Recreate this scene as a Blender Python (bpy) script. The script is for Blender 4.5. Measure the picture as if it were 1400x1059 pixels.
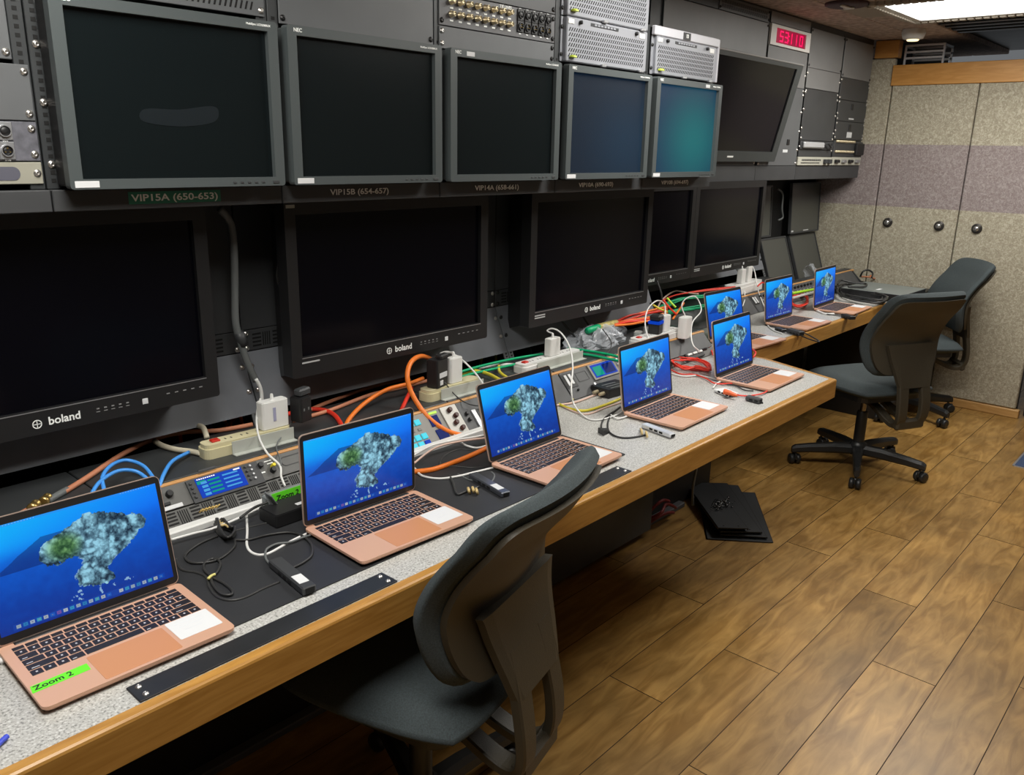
import bpy, math, random
import numpy as np
from mathutils import Matrix, Vector, Euler
random.seed(7)
PI = math.pi
sc = bpy.context.scene
for o in list(bpy.data.objects): bpy.data.objects.remove(o)
C = sc.collection
# ------------------------------------------------------------ camera (fitted to the photograph)
CZ = 1.535
YAW, PIT, ROL, F = 0.72712, 0.28039, 0.02029, 1132.4
CX, CY = 700.0, 529.5
_f = np.array([math.cos(PIT)*math.cos(YAW), math.cos(PIT)*math.sin(YAW), -math.sin(PIT)])
_r = np.array([math.sin(YAW), -math.cos(YAW), 0.0]); _u = np.cross(_r, _f)
_r2 = math.cos(ROL)*_r + math.sin(ROL)*_u; _u2 = -math.sin(ROL)*_r + math.cos(ROL)*_u
cam_d = bpy.data.cameras.new('camera'); cam = bpy.data.objects.new('camera', cam_d); C.objects.link(cam)
cam.matrix_world = Matrix(((_r2[0], _u2[0], -_f[0], 0), (_r2[1], _u2[1], -_f[1], 0), (_r2[2], _u2[2], -_f[2], CZ), (0, 0, 0, 1)))
cam_d.sensor_fit = 'HORIZONTAL'; cam_d.sensor_width = 36; cam_d.lens = F/1400*36; cam_d.clip_start = 0.02
sc.camera = cam
# ------------------------------------------------------------ world, exposure
w = bpy.data.worlds.new('world'); sc.world = w; w.use_nodes = True
w.node_tree.nodes['Background'].inputs[0].default_value = (0.9, 0.95, 1, 1)
w.node_tree.nodes['Background'].inputs[1].default_value = 0.15
sc.view_settings.view_transform = 'Standard'; sc.view_settings.look = 'None'
sc.view_settings.gamma = 1; sc.view_settings.use_curve_mapping = False
sc.view_settings.exposure = 0.0

def area(name, loc, sx, sy, power, col=(1, 0.97, 0.9), rot=(0, 0, 0)):
    l = bpy.data.lights.new(name, 'AREA'); l.shape = 'RECTANGLE'; l.size = sx; l.size_y = sy
    l.energy = power; l.color = col
    o = bpy.data.objects.new(name, l); C.objects.link(o); o.location = loc; o.rotation_euler = rot
    return o
area('troffer_light', (4.65, 0.985, 2.226), 0.5, 1.1, 30)
area('troffer_light', (2.45, 0.90, 2.226), 0.5, 1.1, 24)
area('troffer_light', (0.45, 0.85, 2.226), 0.5, 1.1, 26)

# ------------------------------------------------------------ points in the room
def ray(u, v):
    return _r2*(u-CX) - _u2*(v-CY) + _f*F
def P(u, v, z=None, y=None, x=None):
    d = ray(u, v)
    if z is not None: t = (z-CZ)/d[2]
    elif y is not None: t = y/d[1]
    else: t = x/d[0]
    return Vector((d[0]*t, d[1]*t, d[2]*t+CZ))

def S(u, v, off=.004, far=False):
    # nearest supporting surface under a pixel of the desk zone: ledge, sloping gear or desk top
    yf = 1.985 if far else 1.69
    p = P(u, v, z=.815)
    if p.y >= yf-.02: return p+Vector((0, 0, off))
    d = ray(u, v); n = np.array([0, -.733, .68]); p0 = np.array([0, yf-.014, .812-CZ]); t = (n @ p0)/(n @ d); q = Vector((d[0]*t, d[1]*t, d[2]*t+CZ))
    if q.z > .735: return q+Vector((0, -.733, .68))*(off+.012)
    return P(u, v, z=.73)+Vector((0, 0, off))
# ------------------------------------------------------------ materials
MATS = {}
def mat(name, col, rough=0.5, metal=0.0, emit=None, es=1.0, noise=0.0, nscale=40.0, bump=0.0, bscale=200.0, spec=0.5, alpha=1.0, coat=0.0, trans=0.0):
    if name in MATS: return MATS[name]
    m = bpy.data.materials.new(name); m.use_nodes = True; nt = m.node_tree; b = nt.nodes['Principled BSDF']
    b.inputs['Base Color'].default_value = (*col, 1); b.inputs['Roughness'].default_value = rough
    b.inputs['Metallic'].default_value = metal; b.inputs['Specular IOR Level'].default_value = spec
    b.inputs['Coat Weight'].default_value = coat; b.inputs['Transmission Weight'].default_value = trans
    if alpha < 1: b.inputs['Alpha'].default_value = alpha
    if emit:
        b.inputs['Emission Color'].default_value = (*emit, 1); b.inputs['Emission Strength'].default_value = es
    if noise or bump:
        tc = nt.nodes.new('ShaderNodeTexCoord')
    if noise:
        n = nt.nodes.new('ShaderNodeTexNoise'); n.inputs['Scale'].default_value = nscale; n.inputs['Detail'].default_value = 4
        nt.links.new(tc.outputs['Object'], n.inputs['Vector'])
        r = nt.nodes.new('ShaderNodeValToRGB'); r.color_ramp.elements[0].position = 0.3; r.color_ramp.elements[1].position = 0.7
        r.color_ramp.elements[0].color = (*[c*(1-noise) for c in col], 1); r.color_ramp.elements[1].color = (*[min(1, c*(1+noise)) for c in col], 1)
        nt.links.new(n.outputs['Fac'], r.inputs['Fac']); nt.links.new(r.outputs['Color'], b.inputs['Base Color'])
    if bump:
        n2 = nt.nodes.new('ShaderNodeTexNoise'); n2.inputs['Scale'].default_value = bscale; n2.inputs['Detail'].default_value = 3
        nt.links.new(tc.outputs['Object'], n2.inputs['Vector'])
        bp = nt.nodes.new('ShaderNodeBump'); bp.inputs['Strength'].default_value = bump; bp.inputs['Distance'].default_value = 0.002
        nt.links.new(n2.outputs['Fac'], bp.inputs['Height']); nt.links.new(bp.outputs['Normal'], b.inputs['Normal'])
    MATS[name] = m
    return m

RACK = mat('rack_black', (0.035, 0.038, 0.04), 0.45, noise=0.2, nscale=8)
RACKG = mat('rack_grey_paint', (0.05, 0.052, 0.055), 0.5, noise=0.12, nscale=6)
PANELG = mat('panel_grey', (0.11, 0.115, 0.12), 0.5, noise=0.1, nscale=5)
PANEL_LIT = mat('panel_light_grey_lit', (0.20, 0.20, 0.20), 0.5, noise=0.08, nscale=5)  # ceiling light falling on the upper far panels is put into this tone
SLOPEG = mat('console_grey', (0.17, 0.18, 0.2), 0.45, noise=0.15, nscale=5)
SERVER = mat('server_silver', (0.30, 0.31, 0.34), 0.42, metal=0.2)
BLACK = mat('black_void', (0.004, 0.004, 0.004), 0.8)
BLACKP = mat('black_plastic', (0.012, 0.012, 0.013), 0.45)
DKP = mat('dark_grey_plastic', (0.04, 0.042, 0.045), 0.5)
NECB = mat('monitor_bezel_grey', (0.068, 0.08, 0.082), 0.4)
NECS = mat('monitor_side_grey', (0.05, 0.056, 0.056), 0.5)
BOLB = mat('boland_bezel_black', (0.014, 0.014, 0.015), 0.38)
GLASS = mat('screen_off', (0.005, 0.008, 0.009), 0.22, spec=0.4)
GLASSG = mat('screen_off_glossy', (0.002, 0.002, 0.004), 0.18, spec=0.25)
SCREW = mat('screw_steel', (0.6, 0.58, 0.55), 0.3, metal=0.9)
SCREWB = mat('screw_black', (0.02, 0.02, 0.02), 0.35, metal=0.4)
WHITE = mat('white_plastic', (0.75, 0.75, 0.73), 0.35)
PAPER = mat('white_paper', (0.66, 0.67, 0.68), 0.7)
IVORY = mat('ivory_plastic', (0.62, 0.57, 0.36), 0.45)
GREENT = mat('green_tape', (0.13, 0.75, 0.02), 0.6)
TEALT = mat('teal_tape', (0.03, 0.2, 0.13), 0.6)
INK = mat('black_ink', (0.01, 0.01, 0.01), 0.6)
LETW = mat('white_lettering', (0.92, 0.94, 0.92), 0.6)
ROSE = mat('rose_gold_aluminium', (0.72, 0.42, 0.29), 0.42, metal=0.3)
ROSED = mat('trackpad_copper', (0.60, 0.27, 0.13), 0.4, metal=0.15)
KEY = mat('key_black', (0.012, 0.01, 0.014), 0.5)
KEYM = mat('key_legend', (0.5, 0.5, 0.55), 0.5)
SILV = mat('aluminium', (0.55, 0.56, 0.58), 0.35, metal=0.8)
ALUW = mat('bright_aluminium', (0.75, 0.77, 0.8), 0.35, metal=0.5)
BRASS = mat('brass', (0.6, 0.42, 0.15), 0.3, metal=0.9)
GOLDC = mat('bnc_cream_metal', (0.72, 0.62, 0.42), 0.3, metal=0.7)
PLATE = mat('black_plate', (0.018, 0.019, 0.021), 0.42, noise=0.2, nscale=20)
MATB = mat('black_desk_mat', (0.022, 0.023, 0.026), 0.55, noise=0.1, nscale=10)
FABRIC = mat('chair_fabric', (0.045, 0.058, 0.062), 0.9, noise=0.25, nscale=300, bump=0.5, bscale=500)
SHELL = mat('chair_shell', (0.05, 0.042, 0.028), 0.5, bump=0.3, bscale=400)  # warm light bounced off the floor is put into the brown base colour
CHP = mat('chair_base_black', (0.02, 0.021, 0.022), 0.4)
RED = mat('cable_red', (0.75, 0.04, 0.02), 0.4); ORANGE = mat('cable_orange', (0.85, 0.2, 0.02), 0.42)
SALMON = mat('cable_salmon', (0.55, 0.22, 0.12), 0.5); GREEN = mat('cable_green', (0.0, 0.36, 0.15), 0.4)
YELL = mat('cable_yellow', (0.7, 0.6, 0.05), 0.4); BLUE = mat('cable_blue', (0.06, 0.3, 0.8), 0.4)
WHC = mat('cable_white', (0.78, 0.78, 0.76), 0.4); GRC = mat('cable_dark_grey', (0.03, 0.03, 0.03), 0.45)
PINKC = mat('cable_pale_pink', (0.7, 0.5, 0.42), 0.45); PURP = mat('cable_purple', (0.12, 0.06, 0.35), 0.5)
GREYC = mat('cable_grey', (0.13, 0.14, 0.14), 0.5); LIME = mat('cable_lime', (0.4, 0.75, 0.03), 0.45)
CREAMC = mat('cable_cream', (0.6, 0.55, 0.42), 0.45)
TAN = mat('tan_tie', (0.6, 0.45, 0.2), 0.6)
DARKW = mat('door_dark', (0.03, 0.022, 0.02), 0.5)
LATCH = mat('latch_steel', (0.6, 0.6, 0.6), 0.25, metal=0.9)
REDLED = mat('led_red', (0.3, 0.0, 0.03), 0.5, emit=(1.0, 0.0, 0.09), es=1.6)
REDBG = mat('led_background', (0.09, 0.0, 0.02), 0.4, emit=(0.5, 0.0, 0.05), es=0.5)
CYANB = mat('button_cyan', (0.03, 0.2, 0.25), 0.4, emit=(0.02, 0.6, 0.75), es=0.8, spec=.2)
BLUEB = mat('button_blue', (0.002, 0.008, 0.05), 0.5, emit=(0.0, 0.04, 0.42), es=1.0, spec=.1)
NAVYB = mat('button_navy', (0.003, 0.006, 0.03), 0.5, emit=(0.0, 0.01, 0.12), es=0.8, spec=.1)
LIMEB = mat('display_lime', (0.2, 0.4, 0.02), 0.4, emit=(0.4, 0.75, 0.03), es=0.8)
YELB = mat('knob_yellow', (0.8, 0.65, 0.02), 0.5)
TEALM = mat('meter_teal', (0.0, 0.05, 0.04), 0.5, emit=(0.0, 0.32, 0.22), es=0.8, spec=.1)
LBLUE = mat('meter_light_blue', (0.02, 0.06, 0.1), 0.5, emit=(0.05, 0.35, 0.75), es=0.8, spec=.1)
REDP = mat('red_switch', (0.5, 0.02, 0.01), 0.4)

def nodes_of(name, rough=0.5):
    m = bpy.data.materials.new(name); m.use_nodes = True; MATS[name] = m
    nt = m.node_tree; b = nt.nodes['Principled BSDF']; b.inputs['Roughness'].default_value = rough
    return m, nt, b, nt.nodes.new, nt.links.new

def wood(name, c1, c2, axis_scale, rough=0.4, plank=False):
    m, nt, b, N, L = nodes_of(name, rough)
    tc = N('ShaderNodeTexCoord'); mp = N('ShaderNodeMapping'); mp.inputs['Scale'].default_value = axis_scale
    n = N('ShaderNodeTexNoise'); n.inputs['Scale'].default_value = 6; n.inputs['Detail'].default_value = 6; n.inputs['Distortion'].default_value = 1.2
    r = N('ShaderNodeValToRGB'); r.color_ramp.elements[0].position = 0.35; r.color_ramp.elements[1].position = 0.68
    r.color_ramp.elements[0].color = (*c1, 1); r.color_ramp.elements[1].color = (*c2, 1)
    L(tc.outputs['Object'], mp.inputs['Vector']); L(n.outputs['Fac'], r.inputs['Fac'])
    if plank:
        at = N('ShaderNodeAttribute'); at.attribute_name = 'plank'
        ad = N('ShaderNodeVectorMath'); ad.operation = 'ADD'
        sc_ = N('ShaderNodeVectorMath'); sc_.operation = 'SCALE'; sc_.inputs['Scale'].default_value = 37
        L(at.outputs['Color'], sc_.inputs[0]); L(mp.outputs['Vector'], ad.inputs[0]); L(sc_.outputs['Vector'], ad.inputs[1])
        L(ad.outputs['Vector'], n.inputs['Vector'])
        n2 = N('ShaderNodeTexNoise'); n2.inputs['Scale'].default_value = 5; n2.inputs['Detail'].default_value = 3
        ad2 = N('ShaderNodeVectorMath'); ad2.operation = 'ADD'
        L(tc.outputs['Object'], ad2.inputs[0]); L(sc_.outputs['Vector'], ad2.inputs[1]); L(ad2.outputs['Vector'], n2.inputs['Vector'])
        hs = N('ShaderNodeHueSaturation')
        sx = N('ShaderNodeSeparateColor'); L(at.outputs['Color'], sx.inputs[0])
        mr = N('ShaderNodeMapRange'); mr.inputs['To Min'].default_value = 0.82; mr.inputs['To Max'].default_value = 1.12
        L(sx.outputs[0], mr.inputs['Value'])
        mr2 = N('ShaderNodeMapRange'); mr2.inputs['From Min'].default_value = 0.3; mr2.inputs['From Max'].default_value = 0.7; mr2.inputs['To Min'].default_value = 0.75; mr2.inputs['To Max'].default_value = 1.2
        L(n2.outputs['Fac'], mr2.inputs['Value'])
        mu = N('ShaderNodeMath'); mu.operation = 'MULTIPLY'; L(mr.outputs['Result'], mu.inputs[0]); L(mr2.outputs['Result'], mu.inputs[1])
        L(mu.outputs[0], hs.inputs['Value']); L(r.outputs['Color'], hs.inputs['Color']); L(hs.outputs['Color'], b.inputs['Base Color'])
        bp = N('ShaderNodeBump'); bp.inputs['Strength'].default_value = 0.12; bp.inputs['Distance'].default_value = 0.001
        L(n.outputs['Fac'], bp.inputs['Height']); L(bp.outputs['Normal'], b.inputs['Normal'])
    else:
        L(mp.outputs['Vector'], n.inputs['Vector']); L(r.outputs['Color'], b.inputs['Base Color'])
    return m
FLOORM = wood('oak_planks', (0.25, 0.13, 0.03), (0.43, 0.25, 0.075), (0.8, 4, 1), 0.36, plank=True)
GROOVE = mat('plank_groove', (0.03, 0.013, 0.004), 0.8)
OAK = wood('oak_edge', (0.36, 0.17, 0.032), (0.48, 0.25, 0.06), (1, 12, 12), 0.35)
OAKL = wood('oak_trim', (0.5, 0.23, 0.05), (0.6, 0.3, 0.08), (8, 1, 8), 0.45)
OAKY = wood('oak_trim_y', (0.46, 0.25, 0.08), (0.56, 0.33, 0.12), (8, 1, 8), 0.45)
STRIPW = wood('oak_strip', (0.55, 0.27, 0.09), (0.68, 0.38, 0.15), (1, 12, 12), 0.45)

def laminate():
    m, nt, b, N, L = nodes_of('grey_speckled_laminate', 0.4)
    tc = N('ShaderNodeTexCoord'); v = N('ShaderNodeTexNoise'); v.inputs['Scale'].default_value = 260; v.inputs['Detail'].default_value = 2
    r = N('ShaderNodeValToRGB'); e = r.color_ramp.elements
    e[0].position = 0.33; e[0].color = (0.2, 0.2, 0.19, 1); e[1].position = 0.44; e[1].color = (0.43, 0.425, 0.4, 1)
    k = e.new(0.58); k.color = (0.47, 0.465, 0.445, 1); k = e.new(0.68); k.color = (0.62, 0.62, 0.6, 1)
    L(tc.outputs['Object'], v.inputs['Vector']); L(v.outputs['Fac'], r.inputs['Fac']); L(r.outputs['Color'], b.inputs['Base Color'])
    return m
LAMI = laminate()

def wallcloth():
    m, nt, b, N, L = nodes_of('speckled_wall_carpet', 0.95)
    tc = N('ShaderNodeTexCoord'); n = N('ShaderNodeTexNoise'); n.inputs['Scale'].default_value = 70; n.inputs['Detail'].default_value = 7; n.inputs['Distortion'].default_value = 1.2
    L(tc.outputs['Object'], n.inputs['Vector'])
    def ramp(a, c, d):
        r = N('ShaderNodeValToRGB'); e = r.color_ramp.elements; e[0].position = 0.36; e[0].color = (*a, 1); e[1].position = 0.66; e[1].color = (*d, 1)
        k = e.new(0.5); k.color = (*c, 1); L(n.outputs['Fac'], r.inputs['Fac']); return r
    r1 = ramp((0.31, 0.275, 0.205), (0.385, 0.35, 0.265), (0.52, 0.485, 0.385)); r2 = ramp((0.235, 0.19, 0.185), (0.285, 0.24, 0.235), (0.37, 0.325, 0.315))
    se = N('ShaderNodeSeparateXYZ'); L(tc.outputs['Object'], se.inputs[0])
    a = N('ShaderNodeMath'); a.operation = 'GREATER_THAN'; a.inputs[1].default_value = 1.225; L(se.outputs['Z'], a.inputs[0])
    c = N('ShaderNodeMath'); c.operation = 'LESS_THAN'; c.inputs[1].default_value = 1.609; L(se.outputs['Z'], c.inputs[0])
    mu = N('ShaderNodeMath'); mu.operation = 'MULTIPLY'; L(a.outputs[0], mu.inputs[0]); L(c.outputs[0], mu.inputs[1])
    mx = N('ShaderNodeMix'); mx.data_type = 'RGBA'; L(mu.outputs[0], mx.inputs[0]); L(r1.outputs['Color'], mx.inputs[6]); L(r2.outputs['Color'], mx.inputs[7])
    L(mx.outputs[2], b.inputs['Base Color'])
    bp = N('ShaderNodeBump'); bp.inputs['Strength'].default_value = 0.5; bp.inputs['Distance'].default_value = 0.003; L(n.outputs['Fac'], bp.inputs['Height']); L(bp.outputs['Normal'], b.inputs['Normal'])
    return m
CLOTH = wallcloth()
FOAM = mat('ceiling_foam', (0.42, 0.32, 0.27), 0.95, noise=0.35, nscale=30, bump=0.8, bscale=90)
FOAMD = mat('ceiling_dark', (0.05, 0.045, 0.04), 0.35, noise=0.4, nscale=14)

# ------------------------------------------------------------ mesh building
class MB:
    def __init__(s): s.v = []; s.f = []; s.sm = []
    def add(s, vs, fs, M=None, smooth=False):
        k = len(s.v)
        s.v += [tuple(M @ Vector(p)) for p in vs] if M is not None else [tuple(p) for p in vs]
        s.f += [tuple(i+k for i in f) for f in fs]; s.sm += [smooth]*len(fs)
        return s
    def box(s, x0, x1, y0, y1, z0, z1, b=0.0, M=None):
        if x1 < x0: x0, x1 = x1, x0
        if y1 < y0: y0, y1 = y1, y0
        if z1 < z0: z0, z1 = z1, z0
        b = min(b, (x1-x0)*.45, (y1-y0)*.45, (z1-z0)*.45)
        if b <= 0:
            vs = [(x, y, z) for x in (x0, x1) for y in (y0, y1) for z in (z0, z1)]
            return s.add(vs, [(0, 1, 3, 2), (4, 6, 7, 5), (0, 4, 5, 1), (2, 3, 7, 6), (0, 2, 6, 4), (1, 5, 7, 3)], M)
        c = Vector(((x0+x1)/2, (y0+y1)/2, (z0+z1)/2)); h = ((x1-x0)/2, (y1-y0)/2, (z1-z0)/2)
        vs = []; idx = {}
        for sx in (-1, 1):
            for sy in (-1, 1):
                for sz in (-1, 1):
                    for a in range(3):
                        p = [sx*(h[0]-b), sy*(h[1]-b), sz*(h[2]-b)]; p[a] = (sx, sy, sz)[a]*h[a]
                        idx[(sx, sy, sz, a)] = len(vs); vs.append(c+Vector(p))
        fs = []
        for a in range(3):
            o = [i for i in range(3) if i != a]
            for sa in (-1, 1):
                q = []
                for s1, s2 in ((-1, -1), (1, -1), (1, 1), (-1, 1)):
                    t = [0, 0, 0]; t[a] = sa; t[o[0]] = s1; t[o[1]] = s2; q.append(idx[(*t, a)])
                fs.append(tuple(q))
            for s1 in (-1, 1):
                for s2 in (-1, 1):
                    t0 = [0, 0, 0]; t0[o[0]] = s1; t0[o[1]] = s2; t1 = list(t0); t0[a] = -1; t1[a] = 1
                    fs.append((idx[(*t0, o[0])], idx[(*t1, o[0])], idx[(*t1, o[1])], idx[(*t0, o[1])]))
        for sx in (-1, 1):
            for sy in (-1, 1):
                for sz in (-1, 1): fs.append(tuple(idx[(sx, sy, sz, a)] for a in range(3)))
        return s.add(vs, fs, M)
    def prism(s, pts, z0, z1, M=None, smooth=False):
        n = len(pts); vs = [(x, y, z0) for x, y in pts]+[(x, y, z1) for x, y in pts]
        s.add(vs, [tuple(range(n-1, -1, -1)), tuple(range(n, 2*n))], M)
        return s.add(vs, [(i, (i+1) % n, n+(i+1) % n, n+i) for i in range(n)], M, smooth)
    def ring(s, outer, inner, z0, z1, M=None):
        n = len(outer)
        vs = [(x, y, z1) for x, y in outer]+[(x, y, z1) for x, y in inner]+[(x, y, z0) for x, y in outer]+[(x, y, z0) for x, y in inner]
        fs = []
        for i in range(n):
            j = (i+1) % n
            fs += [(i, j, n+j, n+i), (2*n+j, 2*n+i, 3*n+i, 3*n+j), (2*n+i, 2*n+j, j, i), (n+i, n+j, 3*n+j, 3*n+i)]
        return s.add(vs, fs, M)
    def lathe(s, prof, n=12, M=None, smooth=True):
        vs = []; fs = []
        for r, z in prof:
            for i in range(n):
                a = 2*PI*i/n; vs.append((r*math.cos(a), r*math.sin(a), z))
        for k in range(len(prof)-1):
            for i in range(n): fs.append((k*n+i, k*n+(i+1) % n, (k+1)*n+(i+1) % n, (k+1)*n+i))
        s.add(vs, fs, M, smooth)
        return s.add(vs, [tuple(range(n-1, -1, -1)), tuple(range((len(prof)-1)*n, len(prof)*n))], M)
    def tube(s, pts, r, n=7, sub=5, closed=False, M=None):
        pts = [Vector(p) for p in pts]
        if sub > 1 and len(pts) > 2: pts = catmull(pts, sub, closed)
        m = len(pts); vs = []; fs = []; up = None
        for i, p in enumerate(pts):
            if closed: t = pts[(i+1) % m]-pts[i-1]
            else: t = pts[min(i+1, m-1)]-pts[max(i-1, 0)]
            if t.length < 1e-9: t = Vector((0, 0, 1))
            t.normalize()
            if up is None:
                up = Vector((0, 0, 1)) if abs(t.z) < 0.9 else Vector((1, 0, 0))
            up = up-t*up.dot(t)
            if up.length < 1e-6: up = t.orthogonal()
            up.normalize(); sd = t.cross(up); rr = r[min(i*len(r)//m, len(r)-1)] if isinstance(r, (list, tuple)) else r
            for k in range(n):
                a = 2*PI*k/n; vs.append(p+up*(rr*math.cos(a))+sd*(rr*math.sin(a)))
        for i in range(m if closed else m-1):
            j = (i+1) % m
            for k in range(n): fs.append((i*n+k, i*n+(k+1) % n, j*n+(k+1) % n, j*n+k))
        if not closed: fs += [tuple(range(n-1, -1, -1)), tuple(range((m-1)*n, m*n))]
        return s.add(vs, fs, M, True)
    def grid(s, fn, nu, nv, M=None, smooth=True, flip=False):
        vs = [fn(i/nu, j/nv) for j in range(nv+1) for i in range(nu+1)]; fs = []
        for j in range(nv):
            for i in range(nu):
                a = j*(nu+1)+i; q = (a, a+1, a+nu+2, a+nu+1); fs.append(q[::-1] if flip else q)
        return s.add(vs, fs, M, smooth)
    def mesh(s, name, m):
        me = bpy.data.meshes.new(name); me.from_pydata(s.v, [], s.f)
        if any(s.sm): me.polygons.foreach_set('use_smooth', s.sm)
        me.materials.append(m); me.update()
        return me
    def part(s, name, m, parent=None, world=False, loc=(0, 0, 0), rot=(0, 0, 0), fix=True):
        if world and parent is not None:
            o3 = parent.location; s.v = [(a-o3.x, b-o3.y, c-o3.z) for a, b, c in s.v]
        me = s.mesh(name, m)
        if fix:
            import bmesh
            bm = bmesh.new(); bm.from_mesh(me); bmesh.ops.recalc_face_normals(bm, faces=bm.faces); bm.to_mesh(me); bm.free()
        o = bpy.data.objects.new(name, me); C.objects.link(o); o.parent = parent
        o.location = loc; o.rotation_euler = rot
        return o

def catmull(p, sub, closed=False):
    n = len(p); out = []
    rng = n if closed else n-1
    for i in range(rng):
        if closed: a, b, c, d = p[i-1], p[i], p[(i+1) % n], p[(i+2) % n]
        else: a, b, c, d = p[max(i-1, 0)], p[i], p[i+1], p[min(i+2, n-1)]
        for k in range(sub):
            t = k/sub
            out.append(0.5*((2*b)+(c-a)*t+(2*a-5*b+4*c-d)*t*t+(3*b-a-3*c+d)*t**3))
    if not closed: out.append(p[-1])
    return out
def rrect(x0, x1, y0, y1, r, n=4):
    o = []
    for cx, cy, a0 in ((x1-r, y1-r, 0), (x0+r, y1-r, 90), (x0+r, y0+r, 180), (x1-r, y0+r, 270)):
        for k in range(n+1):
            a = math.radians(a0+90*k/n); o.append((cx+r*math.cos(a), cy+r*math.sin(a)))
    return o
def tag(o, label=None, cat=None, group=None, kind=None):
    if label: o['label'] = label
    if cat: o['category'] = cat
    if group: o['group'] = group
    if kind: o['kind'] = kind
    return o
def thing(name, label, cat, loc=(0, 0, 0), rz=0, group=None, rot=None):
    o = bpy.data.objects.new(name, None); C.objects.link(o); o.location = loc; o.empty_display_size = 0.05
    o.rotation_euler = rot if rot else (0, 0, rz)
    return tag(o, label, cat, group)
def copy_tree(o, parent=None):
    c = o.copy(); C.objects.link(c); c.parent = parent
    for ch in [x for x in C.objects if x.parent == o]: copy_tree(ch, c)
    return c
def struct(name, mb, m): return tag(mb.part(name, m), kind='structure')
def single(name, mb, m, label, cat, group=None, kind=None):
    # a thing that is one mesh: origin moved to the base centre
    xs = [v[0] for v in mb.v]; ys = [v[1] for v in mb.v]; zs = [v[2] for v in mb.v]
    c = ((min(xs)+max(xs))/2, (min(ys)+max(ys))/2, min(zs))
    mb.v = [(a-c[0], b-c[1], d-c[2]) for a, b, d in mb.v]
    return tag(mb.part(name, m, loc=c), label, cat, group, kind)
def wpos(o):
    v = Vector((0, 0, 0))
    while o is not None: v = v+o.location; o = o.parent
    return v
def demote(t, parent, name):
    ch = [x for x in C.objects if x.parent == t]; face = ch[0]
    face.parent = parent; face.location = t.location-wpos(parent); face.rotation_euler = t.rotation_euler; face.name = name; face.data.name = name
    for c in ch[1:]: c.parent = face
    bpy.data.objects.remove(t)
    return face
TX = {}
def text(s, size, m, parent, M, name='lettering', width=None, align='CENTER', label=None):
    key = (s, size, m.name, align, width)
    cu = bpy.data.curves.new('t', 'FONT'); cu.body = s; cu.size = size; cu.align_x = align; cu.align_y = 'CENTER'; cu.extrude = 0.0002; cu.offset = size*.018; cu.resolution_u = 3
    t = bpy.data.objects.new('t', cu); C.objects.link(t)
    bpy.context.view_layer.update()
    me = bpy.data.meshes.new_from_object(t); bpy.data.objects.remove(t); me.materials.clear(); me.materials.append(m)
    if width:
        xs = [v.co.x for v in me.vertices]; k = width/(max(xs)-min(xs)); me.transform(Matrix.Diagonal((k, 1, 1, 1)))
    me.transform(M)
    me.name = name
    o = bpy.data.objects.new(name, me); C.objects.link(o); o.parent = parent
    if label: o['label'] = label
    return o
def T(x, y, z): return Matrix.Translation((x, y, z))
RX = lambda a: Matrix.Rotation(a, 4, 'X'); RY = lambda a: Matrix.Rotation(a, 4, 'Y'); RZ = lambda a: Matrix.Rotation(a, 4, 'Z')
# wall-facing frame: local x -> +X, local y -> +Z, local z -> -Y (towards the aisle)
def FR(x, y, z): return Matrix(((1, 0, 0, x), (0, 0, -1, y), (0, 1, 0, z), (0, 0, 0, 1)))
_screw = {}
def screw(parent, x, y, z, m=SCREW, r=0.0055, M=None):
    k = (m.name, r)
    if k not in _screw:
        mb = MB(); mb.lathe([(r*1.25, 0), (r*1.25, r*.25), (r, r*.3), (r*.85, r*.7), (r*.35, r*.85), (r*.3, r*.5)], 10)
        _screw[k] = mb.mesh('screw', m)
    o = bpy.data.objects.new('screw', _screw[k]); C.objects.link(o); o.parent = parent
    l = parent.location if parent else Vector((0, 0, 0))
    if M is not None: o.matrix_local = M
    else:
        o.location = (x-l.x, y-l.y, z-l.z); o.rotation_euler = (PI/2, 0, 0)
    return o
# ============================================================ SETTING
CEIL = 2.235; WX = 5.71
def floor():
    base = MB(); base.box(-1.2, 6.9, -1.0, 2.5, -0.05, -0.0015)
    struct('floor_base', base, GROOVE)
    offs = {-1: 1.23, 0: .42, 1: .96, 2: .59, 3: 1.16, 4: .177}
    vs = []; fs = []; cols = []
    W_ = .1867; Ln = 1.25
    for row in range(-9, 10):
        y0 = .655+row*W_; off = offs.get(row, random.random()*Ln)
        for k in range(-2, 7):
            x0 = off+k*Ln; g = .0016
            a, b, c, d = max(x0+g, -1.2), min(x0+Ln-g, 6.9), max(y0+g*.8, -1.0), min(y0+W_-g*.8, 2.5)
            if b <= a or d <= c: continue
            n = len(vs); vs += [(a, c, 0), (b, c, 0), (b, d, 0), (a, d, 0)]; fs.append((n, n+1, n+2, n+3))
            r = (random.random(), random.random(), random.random(), 1); cols += [r]*4
    me = bpy.data.meshes.new('floor'); me.from_pydata(vs, [], fs)
    ca = me.color_attributes.new('plank', 'FLOAT_COLOR', 'CORNER')
    ca.data.foreach_set('color', np.array(cols, 'f').ravel()); me.materials.append(FLOORM)
    o = bpy.data.objects.new('floor', me); C.objects.link(o); tag(o, kind='structure')
floor()
struct('wall_left', MB().box(-1.2, 6.9, 2.42, 2.5, 0, CEIL), BLACK)
struct('wall_right', MB().box(-1.2, 6.9, -1.05, -.97, 0, CEIL), mat('opposite_wall', (0.10, 0.085, 0.07), 0.8, noise=0.3, nscale=3))
struct('wall_near', MB().box(-1.25, -1.17, -1.0, 2.5, 0, CEIL), mat('opposite_wall2', (0.10, 0.09, 0.08), 0.8))
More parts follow.
